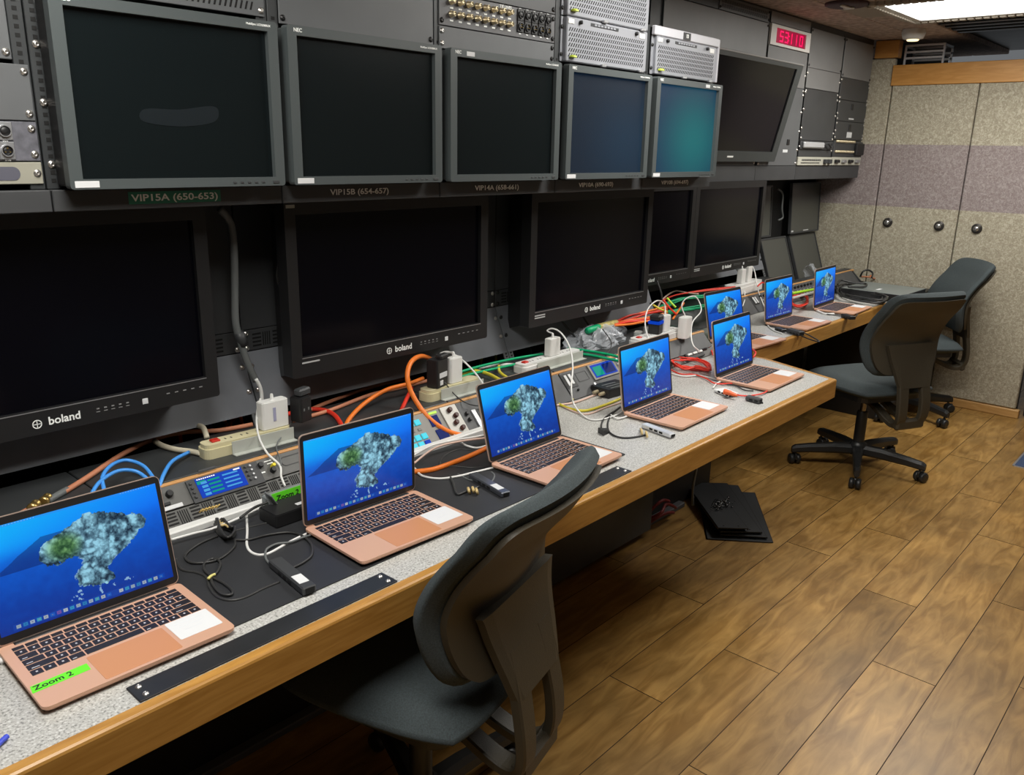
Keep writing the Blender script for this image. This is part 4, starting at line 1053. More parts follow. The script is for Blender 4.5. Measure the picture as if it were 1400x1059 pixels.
# raceway
b = MB(); b.box(.32, 1.14, 1.578, 1.603, DT+.0002, DT+.018, .003); b.box(1.16, 1.76, 1.582, 1.606, DT+.0002, DT+.018, .003)
single('cable_raceway', b, WHITE, 'white cable raceway along the foot of the sloping gear', 'raceway')
# ============================================================ LAPTOPS
def wallpaper_mesh():
    nu, nv = 250, 157; W_, H_ = .286, .179
    rng = np.random.RandomState(5)
    def fbm(sc_, oct_=5, seed=0):
        r = np.random.RandomState(seed); out = np.zeros((nv, nu)); amp = 1; tot = 0
        for o in range(oct_):
            k = int(sc_*2**o)+2; g = r.rand(k+1, int(k*1.6)+2)
            yy = np.linspace(0, k-1.001, nv); xx = np.linspace(0, int(k*1.6)-.001, nu)
            y0 = yy.astype(int); x0 = xx.astype(int); fy = (yy-y0)[:, None]; fx = (xx-x0)[None]
            fy = fy*fy*(3-2*fy); fx = fx*fx*(3-2*fx)
            v = (g[y0][:, x0]*(1-fx)+g[y0][:, x0+1]*fx)*(1-fy)+(g[y0+1][:, x0]*(1-fx)+g[y0+1][:, x0+1]*fx)*fy
            out += v*amp; tot += amp; amp *= .55
        return out/tot
    u = (np.arange(nu)+.5)[None]/nu*np.ones((nv, 1)); v = (np.arange(nv)+.5)[:, None]/nv*np.ones((1, nu))  # v down
    n1 = fbm(6, 6, 1); n2 = fbm(14, 5, 2); n3 = fbm(3, 4, 3)
    hor = .30-.06*u+.0*v
    sky = np.stack([0.03+.02*(1-u), .50+.20*(1-u)-.30*v, .97-.1*v*u], -1)
    sea = np.stack([.02+0*u, .37-.24*(v-.25)+.05*(n2-.5), .80-.38*(v-.3)+.08*(n2-.5)], -1)
    t = 1/(1+np.exp(-(v-hor)*26)); img = sky*(1-t[..., None])+sea*t[..., None]
    # distant headland at the left
    hl = (v > .46-.9*np.clip(u, 0, .3)+.03*n1) & (v < .46) & (u < .42)
    img[hl] = img[hl]*.62+np.array([0.0, .06, .22])*.38
    # island
    poly = np.array([(.26, .42), (.30, .32), (.38, .22), (.47, .185), (.56, .11), (.66, .13), (.74, .19), (.885, .26), (.915, .33), (.85, .42), (.79, .52), (.72, .56), (.66, .62), (.62, .68), (.66, .80), (.57, .83), (.46, .77), (.43, .69), (.51, .56), (.46, .47), (.38, .50), (.30, .49)])
    uu = u+(n1-.5)*.07; vv = v+(n2-.5)*.09
    ins = np.zeros((nv, nu), bool); m = len(poly)
    for i in range(m):
        x1, y1 = poly[i]; x2, y2 = poly[(i+1) % m]
        c = ((y1 > vv) != (y2 > vv)) & (uu < (x2-x1)*(vv-y1)/(y2-y1+1e-9)+x1); ins ^= c
    rid = np.abs(n1-.5)*2; rid2 = np.abs(n2-.5)*2
    lum = np.clip(.18+1.5*rid+1.6*rid2+.9*(n3-.5), .12, 1.35)
    rock = np.stack([lum*.40+.03, lum*.53+.08, lum*.55+.14], -1)
    g = np.clip(1-np.hypot((u-.41)/.12, (v-.36)/.16), 0, 1)[..., None]*1.5; g = np.clip(g, 0, .9)
    green = np.stack([.10+lum*.28, .24+lum*.32, .14+lum*.18], -1)
    isl = rock*(1-g)+green*g
    img[ins] = isl[ins]
    foam = (~ins) & ((np.roll(ins, 2, 0)) | (np.roll(ins, -2, 1))) & (n2 > .52) & (v > .5)
    img[foam] = (.45, .6, .75)
    fleck = (n2 > .62) & (np.hypot((u-.56)/.2, (v-.86)/.06) < 1) & (~ins); img[fleck] = (.5, .65, .8)
    # menu bar and dock
    img[:3] = img[:3]*.5+np.array([.25, .5, .9])*.5
    img[1, int(nu*.03):int(nu*.3):4] = (.6, .8, 1); img[1, int(nu*.78):int(nu*.97):4] = (.6, .8, 1)
    a, b = int(nv*.925), int(nv*.985); x0, x1 = int(nu*.07), int(nu*.95)
    img[a:b, x0:x1] = img[a:b, x0:x1]*.72+np.array([.12, .35, .75])*.28
    cols = [(.7, .8, .9), (.2, .6, .9), (.75, .85, .95), (.3, .75, .9), (.8, .85, .9), (.1, .45, .95), (.55, .4, .8), (.85, .9, .95), (.25, .7, .95)]
    k = 0; x = x0+4
    while x < x1-6:
        if not (.62 < x/nu < .65): img[a+2:b-2, x:x+6] = np.array(cols[k % 9])*.75; img[a+4:b-4, x+2:x+4] = np.array(cols[(k+4) % 9])*.6
        x += 9; k += 1
    me = bpy.data.meshes.new('screen')
    xs_ = np.linspace(-W_/2, W_/2, nu+1); zs_ = np.linspace(H_, 0, nv+1)
    X, Z = np.meshgrid(xs_, zs_); co = np.stack([X, 0*X, Z], -1).reshape(-1, 3)
    i, j = np.meshgrid(np.arange(nu), np.arange(nv)); a_ = (j*(nu+1)+i).ravel()
    q = np.stack([a_, a_+nu+1, a_+nu+2, a_+1], -1)
    me.vertices.add(len(co)); me.vertices.foreach_set('co', co.ravel().astype('f'))
    me.loops.add(q.size); me.loops.foreach_set('vertex_index', q.ravel().astype('i'))
    me.polygons.add(len(q)); me.polygons.foreach_set('loop_start', (np.arange(len(q))*4).astype('i'))
    me.update(calc_edges=True)
    ca = me.color_attributes.new('picture', 'FLOAT_COLOR', 'CORNER')
    img = np.clip(img, 0, 1)**2.2
    c4 = np.concatenate([img.reshape(-1, 3), np.ones((nu*nv, 1))], 1); ca.data.foreach_set('color', np.repeat(c4, 4, 0).ravel().astype('f'))
    m, nt, b_, N, L = nodes_of('desktop_picture', 0.25)
    at = N('ShaderNodeAttribute'); at.attribute_name = 'picture'
    b_.inputs['Base Color'].default_value = (.005, .005, .008, 1)
    L(at.outputs['Color'], b_.inputs['Emission Color']); b_.inputs['Emission Strength'].default_value = 1.0
    me.materials.append(m)
    return me
WALL = wallpaper_mesh()
LW, LD, LHh = .304, .212, .208
def laptop():
    t = thing('laptop', '', 'laptop', (0, 0, DT), group='open rose gold laptops along the desks')
    o = rrect(-LW/2, LW/2, -LD/2, LD/2, .011, 5); o2 = rrect(-LW/2+.004, LW/2-.004, -LD/2+.004, LD/2-.004, .009, 5)
    b = MB(); vs = [(x, y, .0045) for x, y in o2]+[(x, y, .009) for x, y in o]+[(x, y, .0136) for x, y in o]+[(x*.9985, y*.9985, .0142) for x, y in o]; n = len(o)
    fs = [tuple(range(n-1, -1, -1)), tuple(range(3*n, 4*n))]
    for k in range(3): fs += [(k*n+i, k*n+(i+1) % n, (k+1)*n+(i+1) % n, (k+1)*n+i) for i in range(n)]
    b.add(vs, fs)
    for x in (-.12, .12):
        for y in (-.08, .08): b.lathe([(.008, .001), (.008, .0046)], 10, T(x, y, 0))
    b.part('base', ROSE, t)
    # keyboard
    kb = MB(); x0, x1 = -.137, .137; rows = [
        [1.0]*14, [1]*13+[1.5], [1.5]+[1]*13, [1.75]+[1]*11+[1.75], [2.25]+[1]*10+[2.25], [1, 1, 1, 1.25, 5, 1.25, 1, 1, 1, 1]]
    hs = [.010]+[.0158]*5; y = .0885; g = .0024; lg = MB()
    for r, (row, h) in enumerate(zip(rows, hs)):
        tot = sum(row); x = x0
        for i, w_ in enumerate(row):
            ww = (x1-x0)*w_/tot
            if r == 5 and i == 8:
                kb.box(x+g/2, x+ww-g/2, y-h/2+.0004, y, .0138, .0150, .0005); kb.box(x+g/2, x+ww-g/2, y-h, y-h/2-.0004, .0138, .0150, .0005)
            else: kb.box(x+g/2, x+ww-g/2, y-h, y, .0138, .0150, .0005)
            if w_ <= 1.0 and r: lg.box(x+ww*.42, x+ww*.58, y-h*.62, y-h*.38, .0150, .01515)
            elif w_ > 1.2 and w_ < 4 and r < 6: lg.box(x+ww*.15, x+ww*.42, y-h*.85, y-h*.72, .0150, .01515)
            x += ww
        y -= h+g
    ko = kb.part('keyboard', KEY, t); lg.part('legends', KEYM, ko)
    b = MB(); b.ring(rrect(-.139, .139, -.0132, .0895+.001, .003, 2), rrect(-.1378, .1378, -.0122, .0895, .002, 2), .0142, .0145); b.part('keyboard_rim', KEYM, t) if False else None
    b = MB(); b.prism(rrect(-.061, .061, -.0995, -.0195, .003, 3), .0141, .0145); b.part('trackpad', ROSED, t)
    b = MB(); b.prism(rrect(.068, .142, -.078, -.0145, .002, 2), .0143, .0147); st = b.part('paper_label', PAPER, t)
    b = MB()
    for q in range(3): b.box(.078+q*.004, .128-q*.006, -.030-q*.012, -.0292-q*.012, .0147, .0148)
    b.part('print_lines', mat('faint_print', (0.6, 0.63, 0.68), 0.7), st)
    b = MB(); b.box(-.13, .13, LD/2-.012, LD/2+.004, .008, .0155, .003); b.part('hinge', BLACKP, t)
    # lid, hinge frame
    def lid():
        b = MB(); b.prism(rrect(-LW/2, LW/2, .001, LHh, .011, 5), -.0045, 0, Matrix(((1, 0, 0, 0), (0, 0, -1, 0), (0, 1, 0, 0), (0, 0, 0, 1))))
        return b
    l = lid().part('lid', mat('lid_gold', (0.66, 0.5, 0.42), 0.35, metal=.5), t, loc=(0, LD/2-.002, .0142))
    b = MB(); b.prism(rrect(-LW/2+.0012, LW/2-.0012, .003, LHh-.0012, .010, 5), 0, .0006, FR(0, -.0001, 0)); b.part('bezel', BLACKP, l)
    s = bpy.data.objects.new('screen', WALL); C.objects.link(s); s.parent = l; s.location = (0, -.0011, .0155)
    return t
def place(t, x, y, yaw, tilt, label):
    t.location = (x, y, DT if not (.535 < x < 1.8 and y < 1.4) else DT+.0025); t.rotation_euler = (0, 0, math.radians(yaw)); t['label'] = label
    for c in C.objects:
        if c.parent == t and c.name.split('.')[0] == 'lid': c.rotation_euler = (-math.radians(tilt), 0, 0)
LP = [(.471, 1.278, -1.4, 12.5, 'nearest rose gold laptop with handwritten green tape on its palm rest'),
      (1.064, 1.292, -2.4, 0.5, 'second laptop, in front of the lit meter unit, with white label'),
      (1.625, 1.277, .9, 15, 'third laptop, partly hidden by the near chair back'),
      (2.243, 1.288, 1.2, 8.4, 'fourth laptop, on the grey desktop before the plastic bag'),
      (2.83, 1.284, .7, 9.7, 'fifth laptop, at the end of the near desk'),
      (3.377, 1.608, -3.2, 12.8, 'sixth laptop, mostly hidden behind the fifth laptop'),
      (3.937, 1.62, -.5, 6.1, 'seventh laptop, on the far desk below the white charger pair'),
      (4.505, 1.619, 1.7, 4.1, 'farthest laptop, beside the flat silver unit and black cables')]
lap = laptop(); laps = [lap]+[copy_tree(lap) for _ in LP[1:]]
for t, a in zip(laps, LP): place(t, *a)
b = MB(); b.prism([(-.1505, -.058), (-.148, -.038), (-.066, -.036), (-.067, -.056)], .0143, .0146)
gt = b.part('green_tape', GREENT, laps[0]); text('Zoom 2', .017, INK, gt, T(-.118, -.047, .0147) @ RZ(.02), 'handwriting')

# ============================================================ CHAIRS
def chair():
    t = thing('office_chair', '', 'chair', (0, 0, 0), group='dark office chairs')
    H = .50
    # seat cushion
    def seat(top):
        def fn(a, c):
            x = (a*2-1); y = (c*2-1)
            r = .235; k = (abs(x)**4+abs(y)**4)**.25
            ang = 1
            xx = x*r*(1-.06*(y < 0)*abs(y)); yy = y*.232
            m = max(abs(x), abs(y)); q = (x*x*x*x+y*y*y*y)**.25
            if q > 0: s_ = m/q; xx *= s_**.55; yy *= s_**.55
            e = max(0, (m-.72)/.28)
            if top: z = H-.035*e**2.2+.004*(1-m)-.018*max(0, y-.4)**2
            else: z = H-.075+.025*e**2
            return (xx, yy, z)
        return fn
    b = MB(); b.grid(seat(True), 22, 22); b.grid(seat(False), 22, 22, flip=True)
    N_ = 22
    # side skirt joining top and bottom
    rim = []
    for i in range(N_): rim.append((i/N_, 0))
    for i in range(N_): rim.append((1, i/N_))
    for i in range(N_, 0, -1): rim.append((i/N_, 1))
    for i in range(N_, 0, -1): rim.append((0, i/N_))
    vs = []
    for a, c in rim:
        p = seat(True)(a, c); q = seat(False)(a, c); vs += [p, ((p[0]+q[0])/2*1.02, (p[1]+q[1])/2*1.02, (p[2]+q[2])/2), q]
    n = len(rim); b.add(vs, [(3*i+k, 3*((i+1) % n)+k, 3*((i+1) % n)+k+1, 3*i+k+1) for i in range(n) for k in (0, 1)], None, True)
    b.part('seat', FABRIC, t)
    b = MB(); b.prism(rrect(-.19, .19, -.18, .17, .05, 5), H-.095, H-.068); b.box(-.07, .07, -.10, .10, H-.14, H-.09, .015); b.part('seat_pan', CHP, t)
    b = MB(); b.tube([(.06, .02, H-.11), (.2, .03, H-.105), (.25, .03, H-.10)], .006); b.part('lever', CHP, t)
    # backrest: profile in y-z, half width, forward wrap
    def prof(c):   # c 0 bottom .. 1 top
        z = .56+.38*c
        y = -.215-.02*c+.028*math.sin(PI*min(1, c*1.25))-.135*max(0, c-.35)**1.7*1.6
        return y, z
    def hw(c): return .178+.040*math.sin(PI/2*min(1, c/.45))-.006*c
    def surf(off, shrink=0.0):
        def fn(a, c):
            x = a*2-1; c2 = c
            y, z = prof(c2); w_ = hw(c2)-shrink
            # rounded corners: squircle
            yy = c*2-1; q = (abs(x)**9+abs(yy)**9)**(1/9); m = max(abs(x), abs(yy)); s_ = (m/q) if q > 0 else 1
            xx = x*w_*s_; zz = .75+(z-.75)*(s_ if shrink == 0 else s_*.975)
            y2, _ = prof((zz-.56)/.38)
            e = max(0, m-.75)/.25
            return (xx, y2+off*(1-.3*e*e)+.042*(xx/.22)**2, zz)
        return fn
    b = MB(); fr, bk = surf(.030), surf(-.030)
    b.grid(fr, 24, 24); b.grid(bk, 24, 24, flip=True)
    N_ = 24; rim = [(i/N_, 0) for i in range(N_)]+[(1, i/N_) for i in range(N_)]+[(i/N_, 1) for i in range(N_, 0, -1)]+[(0, i/N_) for i in range(N_, 0, -1)]
    vs = []
    for a, c in rim:
        p = Vector(fr(a, c)); q = Vector(bk(a, c)); o = Vector((p.x, 0, p.z-.75)); o.normalize(); mid = (p+q)/2+o*.018
        vs += [p, (p+mid*2)/3+o*.003, mid, (q+mid*2)/3+o*.003, q]
    n = len(rim); b.add(vs, [(5*i+k, 5*((i+1) % n)+k, 5*((i+1) % n)+k+1, 5*i+k+1) for i in range(n) for k in range(4)], None, True)
    cu = b.part('back_cushion', FABRIC, t)
    def shell(off):
        def fn(a, c):
            x = a*2-1; yy = c*2-1; q = (abs(x)**10+abs(yy)**10)**.1; m = max(abs(x), abs(yy)); s_ = (m/q) if q > 0 else 1
            xx = x*(hw(c)-.010)*s_; zz = .740+(.56+.38*c-.75)*s_*.95
            y2, _ = prof((zz-.56)/.38)
            return (xx, y2-off+.042*(xx/.22)**2, zz)
        return fn
    b = MB(); b.grid(shell(.042), 20, 20, flip=True); b.grid(shell(.028), 20, 20)
    rim = [(i/20, 0) for i in range(20)]+[(1, i/20) for i in range(20)]+[(i/20, 1) for i in range(20, 0, -1)]+[(0, i/20) for i in range(20, 0, -1)]
    vs = []
    for a, c in rim: vs += [shell(.042)(a, c), shell(.028)(a, c)]
    n = len(rim); b.add(vs, [(2*i, 2*((i+1) % n), 2*((i+1) % n)+1, 2*i+1) for i in range(n)], None, True)
    sh = b.part('back_shell', SHELL, t)
    b = MB(); y_, _ = prof(.4); b.tube([(.025, y_-.036, .70), (.06, y_-.0355, .705), (.07, y_-.035, .725)], .0015, 5); b.part('seam', BLACKP, sh)
    # forked support: widens into the shell, splits in two, meets under the seat
    def legpath(sx):
        return [(sx*.06, -.258, .60), (sx*.064, -.280, .52), (sx*.068, -.298, .42), (sx*.064, -.296, .35), (sx*.052, -.265, .315), (sx*.045, -.21, .32), (sx*.04, -.12, .36), (sx*.035, -.05, .385)]
    def strap(b, path, wx, ty):
        pts = catmull([Vector(p) for p in path], 5); vs = []; m = len(pts)
        for i, p in enumerate(pts):
            tg = (pts[min(i+1, m-1)]-pts[max(i-1, 0)]).normalized(); nrm = Vector((1, 0, 0)).cross(tg).normalized()
            w_ = wx(i/(m-1)); h_ = ty
            for a, c in ((-1, -.7), (-.8, -1), (.8, -1), (1, -.7), (1, .7), (.8, 1), (-.8, 1), (-1, .7)): vs.append(p+Vector((a*w_, 0, 0))+nrm*(c*h_))
        b.add(vs, [(8*i+k, 8*i+(k+1) % 8, 8*(i+1)+(k+1) % 8, 8*(i+1)+k) for i in range(m-1) for k in range(8)]+[tuple(range(7, -1, -1)), tuple(range(8*(m-1), 8*m))], None, False)
    b = MB()
    for sx in (-1, 1): strap(b, legpath(sx), lambda q: .030-.008*q, .012)
    strap(b, [(0, -.236, .70), (0, -.246, .64), (0, -.268, .565), (0, -.286, .50)], lambda q: .15-.06*q, .012)
    b.box(-.085, .085, -.305, -.272, .30, .35, .01); b.part('back_support', SHELL, t)
    # column and star base
    b = MB(); b.lathe([(.014, .24), (.014, H-.12)], 14); b.part('gas_piston', mat('piston_steel', (0.3, 0.27, 0.24), 0.25, metal=.8), t)
    b = MB(); b.lathe([(.027, .10), (.027, .29), (.024, .30)], 16); b.lathe([(.045, .075), (.045, .125), (.03, .14)], 16); b.part('column', CHP, t)
    for k in range(5):
        a = math.radians(56+72*k); M = RZ(a)
        b = MB(); vs = []
        for x, h_, w_, z in ((.03, .026, .027, .100), (.12, .026, .022, .100), (.24, .022, .018, .093), (.31, .020, .016, .086), (.328, .016, .012, .080)):
            for p, q in ((-1, -.6), (-1, .4), (-.6, 1), (.6, 1), (1, .4), (1, -.6), (.6, -1), (-.6, -1)): vs.append((x, p*w_, z+q*h_))
        b.add(vs, [(8*i+k2, 8*i+(k2+1) % 8, 8*(i+1)+(k2+1) % 8, 8*(i+1)+k2) for i in range(4) for k2 in range(8)]+[tuple(range(7, -1, -1)), tuple(range(32, 40))], M, False)
        lg_ = b.part('base_leg', CHP, t)
        b = MB(); M2 = M @ T(.305, 0, 0) @ RZ(k*1.3+.4)
        for s_ in (-1, 1): b.lathe([(.012, -.011), (.024, -.010), (.0265, -.004), (.0265, .004), (.024, .010), (.012, .011)], 18, M2 @ T(-.012, s_*.016, .027) @ RX(PI/2))
        b.lathe([(.006, .03), (.006, .075)], 8, M2); b.box(-.03, .014, -.006, .006, .024, .056, .004, M2)
        b.part('caster', CHP, lg_)
    return t
CH = [(1.06, 1.20, 14, 'nearest dark office chair, seen from behind, pushed in at the near desk'),
      (4.16, 1.33, -27, 'middle dark office chair standing past the end of the near desk'),
      (5.31, 1.47, 38, 'farthest dark office chair, against the cloth end wall')]
ch = chair(); chs = [ch, copy_tree(ch), copy_tree(ch)]
for c_, (x, y, r, lb) in zip(chs, CH):
    c_.location = (x, y, 0); c_.rotation_euler = (0, 0, math.radians(r)); c_['label'] = lb
for c_, cr in zip(chs, (0, 27, 80)):
    for o in C.objects:
        if o.parent == c_ and o.name.split('.')[0] == 'base_leg':
            o.rotation_euler = (0, 0, math.radians(cr))
# ============================================================ POWER STRIPS AND CHARGERS
def strip(p0, p1, w_, h_, m, label, plate=None, sockets=True, switch=True):
    p0, p1 = Vector(p0), Vector(p1); d = p1-p0; L_ = Vector((d.x, d.y, 0)).length; a = math.atan2(d.y, d.x)
    t = thing('power_strip', label, 'power strip', (p0+p1)/2, a, group='power strips on the ledges')
    b = MB(); b.prism(rrect(-L_/2, L_/2, -w_/2, w_/2, w_*.3, 4), 0, h_*.7); b.prism(rrect(-L_/2+.004, L_/2-.004, -w_/2+.004, w_/2-.004, w_*.26, 4), h_*.7, h_); b.part('body', m, t)
    if sockets:
        b = MB(); n = int((L_-.06)/.042)
        for k in range(n): 
            x = -L_/2+.07+k*.042
            b.box(x-.009, x-.006, -.004, .004, h_-.001, h_+.0006); b.box(x+.006, x+.009, -.004, .004, h_-.001, h_+.0006)
        b.part('sockets', BLACKP, t)
    if switch:
        b = MB(); b.box(-L_/2+.025, -L_/2+.047, -.009, .009, h_-.001, h_+.005, .002); b.part('switch', REDP, t)
    if plate:
        b = MB(); y = -w_/2-.003; L2 = L_/2
        b.box(-L2*.45 if plate == 1 else -L2*.6, L2*.98, y-.001, y+.001, .002, h_*.95, .0005); b.box(-L2*.45 if plate == 1 else -L2*.6, L2*.98, y-.018, y+.001, .0, .002); b.part('holder', mat('holder_grey', (0.45, 0.47, 0.43), 0.45), t)
    return t
ZL_ = ZLD+.0005
s1 = strip(P(278, 622, z=ZL_+.01)+Vector((0, .01, -.01)), P(398, 592, z=ZL_+.01)+Vector((0, .01, -.01)), .05, .034, IVORY, 'long ivory power strip in a grey holder behind the two nearest laptops', 1)
s2 = strip(P(578, 548, z=ZL_), P(652, 528, z=ZL_), .055, .034, IVORY, 'short ivory power strip in a grey holder behind the black adapter', 2, switch=False)
s3 = strip(P(708, 510, z=ZL_), P(788, 487, z=ZL_), .055, .03, WHITE, 'white power strip with red switch carrying a single white charger', 2)
s4 = strip(P(866, 474, z=ZL_), P(925, 457, z=ZL_), .06, .03, WHITE, 'white power strip among tangled cables behind the fourth laptop', None)
ZF = ZL_
s5 = strip(P(996, 404, z=ZF), P(1034, 393, z=ZF), .08, .05, WHITE, 'white power block on the far ledge under a pair of white chargers', None, switch=False)
def block(name, label, cat, base, sx, sy, sz, m, rz=0, r=.006, group=None, parts=None):
    t = thing(name, label, cat, base, rz, group=group)
    b = MB(); b.prism(rrect(-sx/2, sx/2, -sy/2, sy/2, r, 3), .002, sz-.002); b.prism(rrect(-sx/2+.002, sx/2-.002, -sy/2+.002, sy/2-.002, r*.8, 3), 0, sz); b.part('body', m, t)
    return t
CGp = 'white chargers standing on the power strips'
def on(s, x, y=0): # point on top of a strip
    a = s.rotation_euler[2]; h = {s1: .034, s2: .034, s3: .03, s4: .03, s5: .05}[s]
    return Vector((s.location.x+math.cos(a)*x-math.sin(a)*y, s.location.y+math.sin(a)*x+math.cos(a)*y, s.location.z+h+.0005))
def charger(s, x, lb, w_=.057, h_=.062, d_=.03, sock=True):
    t = block('charger', lb, 'charger', on(s, x), w_, d_, h_, WHITE, s.rotation_euler[2]+.05, group=CGp)
    b = MB(); b.lathe([(.0045, h_-.001), (.004, h_+.012), (.003, h_+.015)], 10); b.part('plug', WHITE, t)
    return t
c1 = charger(s1, .075, 'large white charger with grey print on the ivory strip by the conduit', .075, .072)
MB().box(-.008, .0, -.0158, -.0148, .02, .055).part('print', mat('print_grey_blue', (0.35, 0.35, 0.5), 0.6), c1)
a1 = block('power_adapter', 'small black plug adapter next to the large white charger', 'adapter', on(s1, .155), .042, .04, .065, BLACKP, .25)
b = MB(); b.box(-.012, -.007, -.0206, -.0195, .03, .037).box(.005, .01, -.0206, -.0195, .03, .037).part('slot', GREYC, a1)
MB().box(-.012, .03, -.012, .012, .0655, .085, .004).part('cube_plug', DKP, a1)
a2 = block('power_adapter', 'stacked black adapter with white stickers inside the orange cable loop', 'adapter', on(s2, -.055), .06, .04, .085, BLACKP, .25)
MB().box(-.018, .022, -.0212, -.0198, .03, .045).box(-.015, .0, -.0212, -.0198, .008, .022).part('sticker', PAPER, a2); MB().box(-.01, .035, -.021, .0, .083, .098, .004).part('cube_plug', BLACKP, a2)
c2 = charger(s2, .012, 'white charger beside the black adapter with stickers', .052, .078)
c3 = charger(s3, .02, 'white charger standing alone on the white power strip', .06, .062)
c4 = charger(s4, .058, 'white charger beside the black adapter with blue band', .05, .065)
a3 = block('power_adapter', 'black adapter with a bright blue band among red cables', 'adapter', on(s4, -.008), .05, .045, .04, BLACKP, .2)
MB().prism(rrect(-.027, .027, -.0245, .0245, .006), .04, .050).part('blue_band', BLUEB, a3); MB().box(-.02, .03, -.022, .022, .050, .075, .006).part('top_plug', BLACKP, a3)
c5 = charger(s5, -.04, 'white charger, left one of the close pair on the far ledge', .06, .075); c6 = charger(s5, .045, 'white charger, right one of the close pair on the far ledge', .06, .082)
pp_ = P(938, 462, z=ZLD)
c7 = block('charger', 'white round-edged charger standing at the edge of the ledge in front of the green coil', 'charger', (pp_.x, pp_.y+.01, ZLD+.0005), .065, .04, .085, WHITE, .1, .014, CGp)
MB().prism(rrect(-.025, .025, -.016, .016, .01), -.0001, .004).part('foot', WHITE, c7)

# ============================================================ CABLES
CG = 'cables lying on ledges and desks'
def cable(pts, r, m, label, grp=None, kind='cable', cat='cable', sub=6, n=7):
    mb = MB(); mb.tube(pts, r, n, sub); return single(kind, mb, m, label, cat, grp)
def L(*q, z=None, r=.006, dz=0): return [P(u, v, z=(ZLD if z is None else z)+r+.0005+dz) for u, v in q]
def D(*q, r=.0025, dz=0): return [P(u, v, z=DT+r+.0004+dz) for u, v in q]
o = thing('coaxial_cable', 'thick salmon cable ending in brass connectors behind the nearest laptop', 'cable', P(150, 633, z=ZLD))
MB().tube(L((88, 672), (120, 652), (165, 622), (205, 602), (250, 591), (300, 588), (345, 580)), .0062, 8).part('cable', SALMON, o, world=True)
MB().tube(L((66, 684), (78, 677), (92, 669)), .0075, 8).part('sleeve', GREYC, o, world=True)
for q in ((46, 692), (62, 683)):
    p = P(*q, z=ZLD+.011); b = MB(); b.lathe([(.008, -.012), (.0105, -.010), (.0105, -.004), (.008, -.002), (.008, .008), (.0095, .01), (.0095, .014)], 12, T(*p) @ RZ(.9) @ RY(PI/2)); b.part('connector', BRASS, o, world=True)
MB().tube(L((20, 705), (33, 698), (44, 693)), .004, 6).part('tail', SALMON, o, world=True)
cable(L((400, 571), (445, 551), (500, 531), (545, 520), (562, 520)), .006, SALMON, 'upper salmon cable running to the orange cable loop')
cable(L((400, 575), (450, 561), (505, 540), (555, 528), (585, 520)), .006, SALMON, 'lower salmon cable running to the orange cable loop')
cable(L((393, 566), (415, 560), (440, 560), (458, 568), (472, 590)), .0065, RED, 'red cable bending down behind the second laptop lid')
cable([P(470, 590, y=1.72), P(478, 572, y=1.76), P(500, 550, y=1.8), P(530, 532, y=1.82), P(560, 524, y=1.82), P(578, 517, y=1.86)], .0065, ORANGE, 'orange cable rising from behind the second laptop to the adapter')
cable([P(596, 500, y=1.87), P(588, 490, y=1.85), P(574, 487, y=1.80), P(562, 495, y=1.76), P(557, 511, y=1.74), P(560, 530, y=1.725), P(570, 550, y=1.70), P(585, 570, y=1.665), P(606, 586, y=1.63), P(628, 594, y=1.61), P(648, 594, y=1.60), P(672, 590, y=1.60)], .0072, ORANGE, 'thick orange cable loop standing around the black adapter', n=9)
cable([P(563, 530, y=1.80), P(556, 545, y=1.77), P(548, 562, y=1.73), P(543, 575, y=1.70)], .006, RED, 'short red cable dropping beside the orange loop')
cable(D((560, 645), (590, 642), (620, 632), (645, 622), (668, 611), (690, 600), r=.007), .007, ORANGE, 'thick orange cable lying on the black mat behind the third laptop', n=9)
BZ = ZLD
cable([P(137, 700, y=1.62), P(142, 672, y=1.66), P(140, 652, y=1.70), P(152, 636, y=1.74), P(172, 629, y=1.77), P(195, 636, y=1.74), P(209, 652, y=1.70), P(218, 668, y=1.66)], .0042, BLUE, 'light blue cable loop, upper arc behind the nearest laptop')
cable([P(122, 682, y=1.64), P(135, 660, y=1.68), P(160, 644, y=1.72), P(185, 644, y=1.72), P(203, 656, y=1.69), P(212, 668, y=1.67)], .0042, BLUE, 'light blue cable loop, lower arc behind the nearest laptop')
cable([P(217, 668, y=1.68), P(224, 648, y=1.71), P(236, 630, y=1.76), P(258, 618, y=1.8)], .0045, BLUE, 'blue cable diving into the gear at the left end of the wood strip')
cable(L((275, 620), (262, 617), (240, 614), (222, 609), (212, 603), r=.007), .007, CREAMC, 'cream power cord leaving the ivory strip to the left')
cable([P(283, 598, y=1.85), P(278, 585, y=1.89), P(268, 581, y=1.92), P(255, 582, y=1.97)], .007, CREAMC, 'cream cord arching into the gap behind the ivory strip')
cable(L((606, 517), (640, 505), (680, 495), (715, 488), (742, 484), r=.005, dz=.02), .0048, GREEN, 'green cable behind the third laptop, upper one')
cable(L((606, 522), (645, 511), (690, 501), (738, 491), r=.005, dz=.012), .0048, GREEN, 'green cable behind the third laptop, lower one')
cable(L((776, 476), (800, 479), (825, 483), (848, 488), r=.005, dz=.006), .0048, GREEN, 'green cable in front of the plastic bag, upper one')
cable(L((776, 482), (805, 485), (830, 490), (850, 494), r=.005), .0048, GREEN, 'green cable in front of the plastic bag, lower one')
cable(L((628, 512), (645, 507), (665, 510), (685, 520), (700, 528), dz=.008), .006, YELL, 'yellow cable crossing the ledge behind the third laptop')
cable(L((682, 500), (683, 508), (692, 515), (702, 520), r=.005, dz=.01), .005, YELL, 'short yellow cable hooking over the ledge near the white strip')
cable(L((655, 503), (680, 499), (705, 499), (718, 504), r=.006, dz=.004), .006, WHC, 'white power cord entering the white strip')
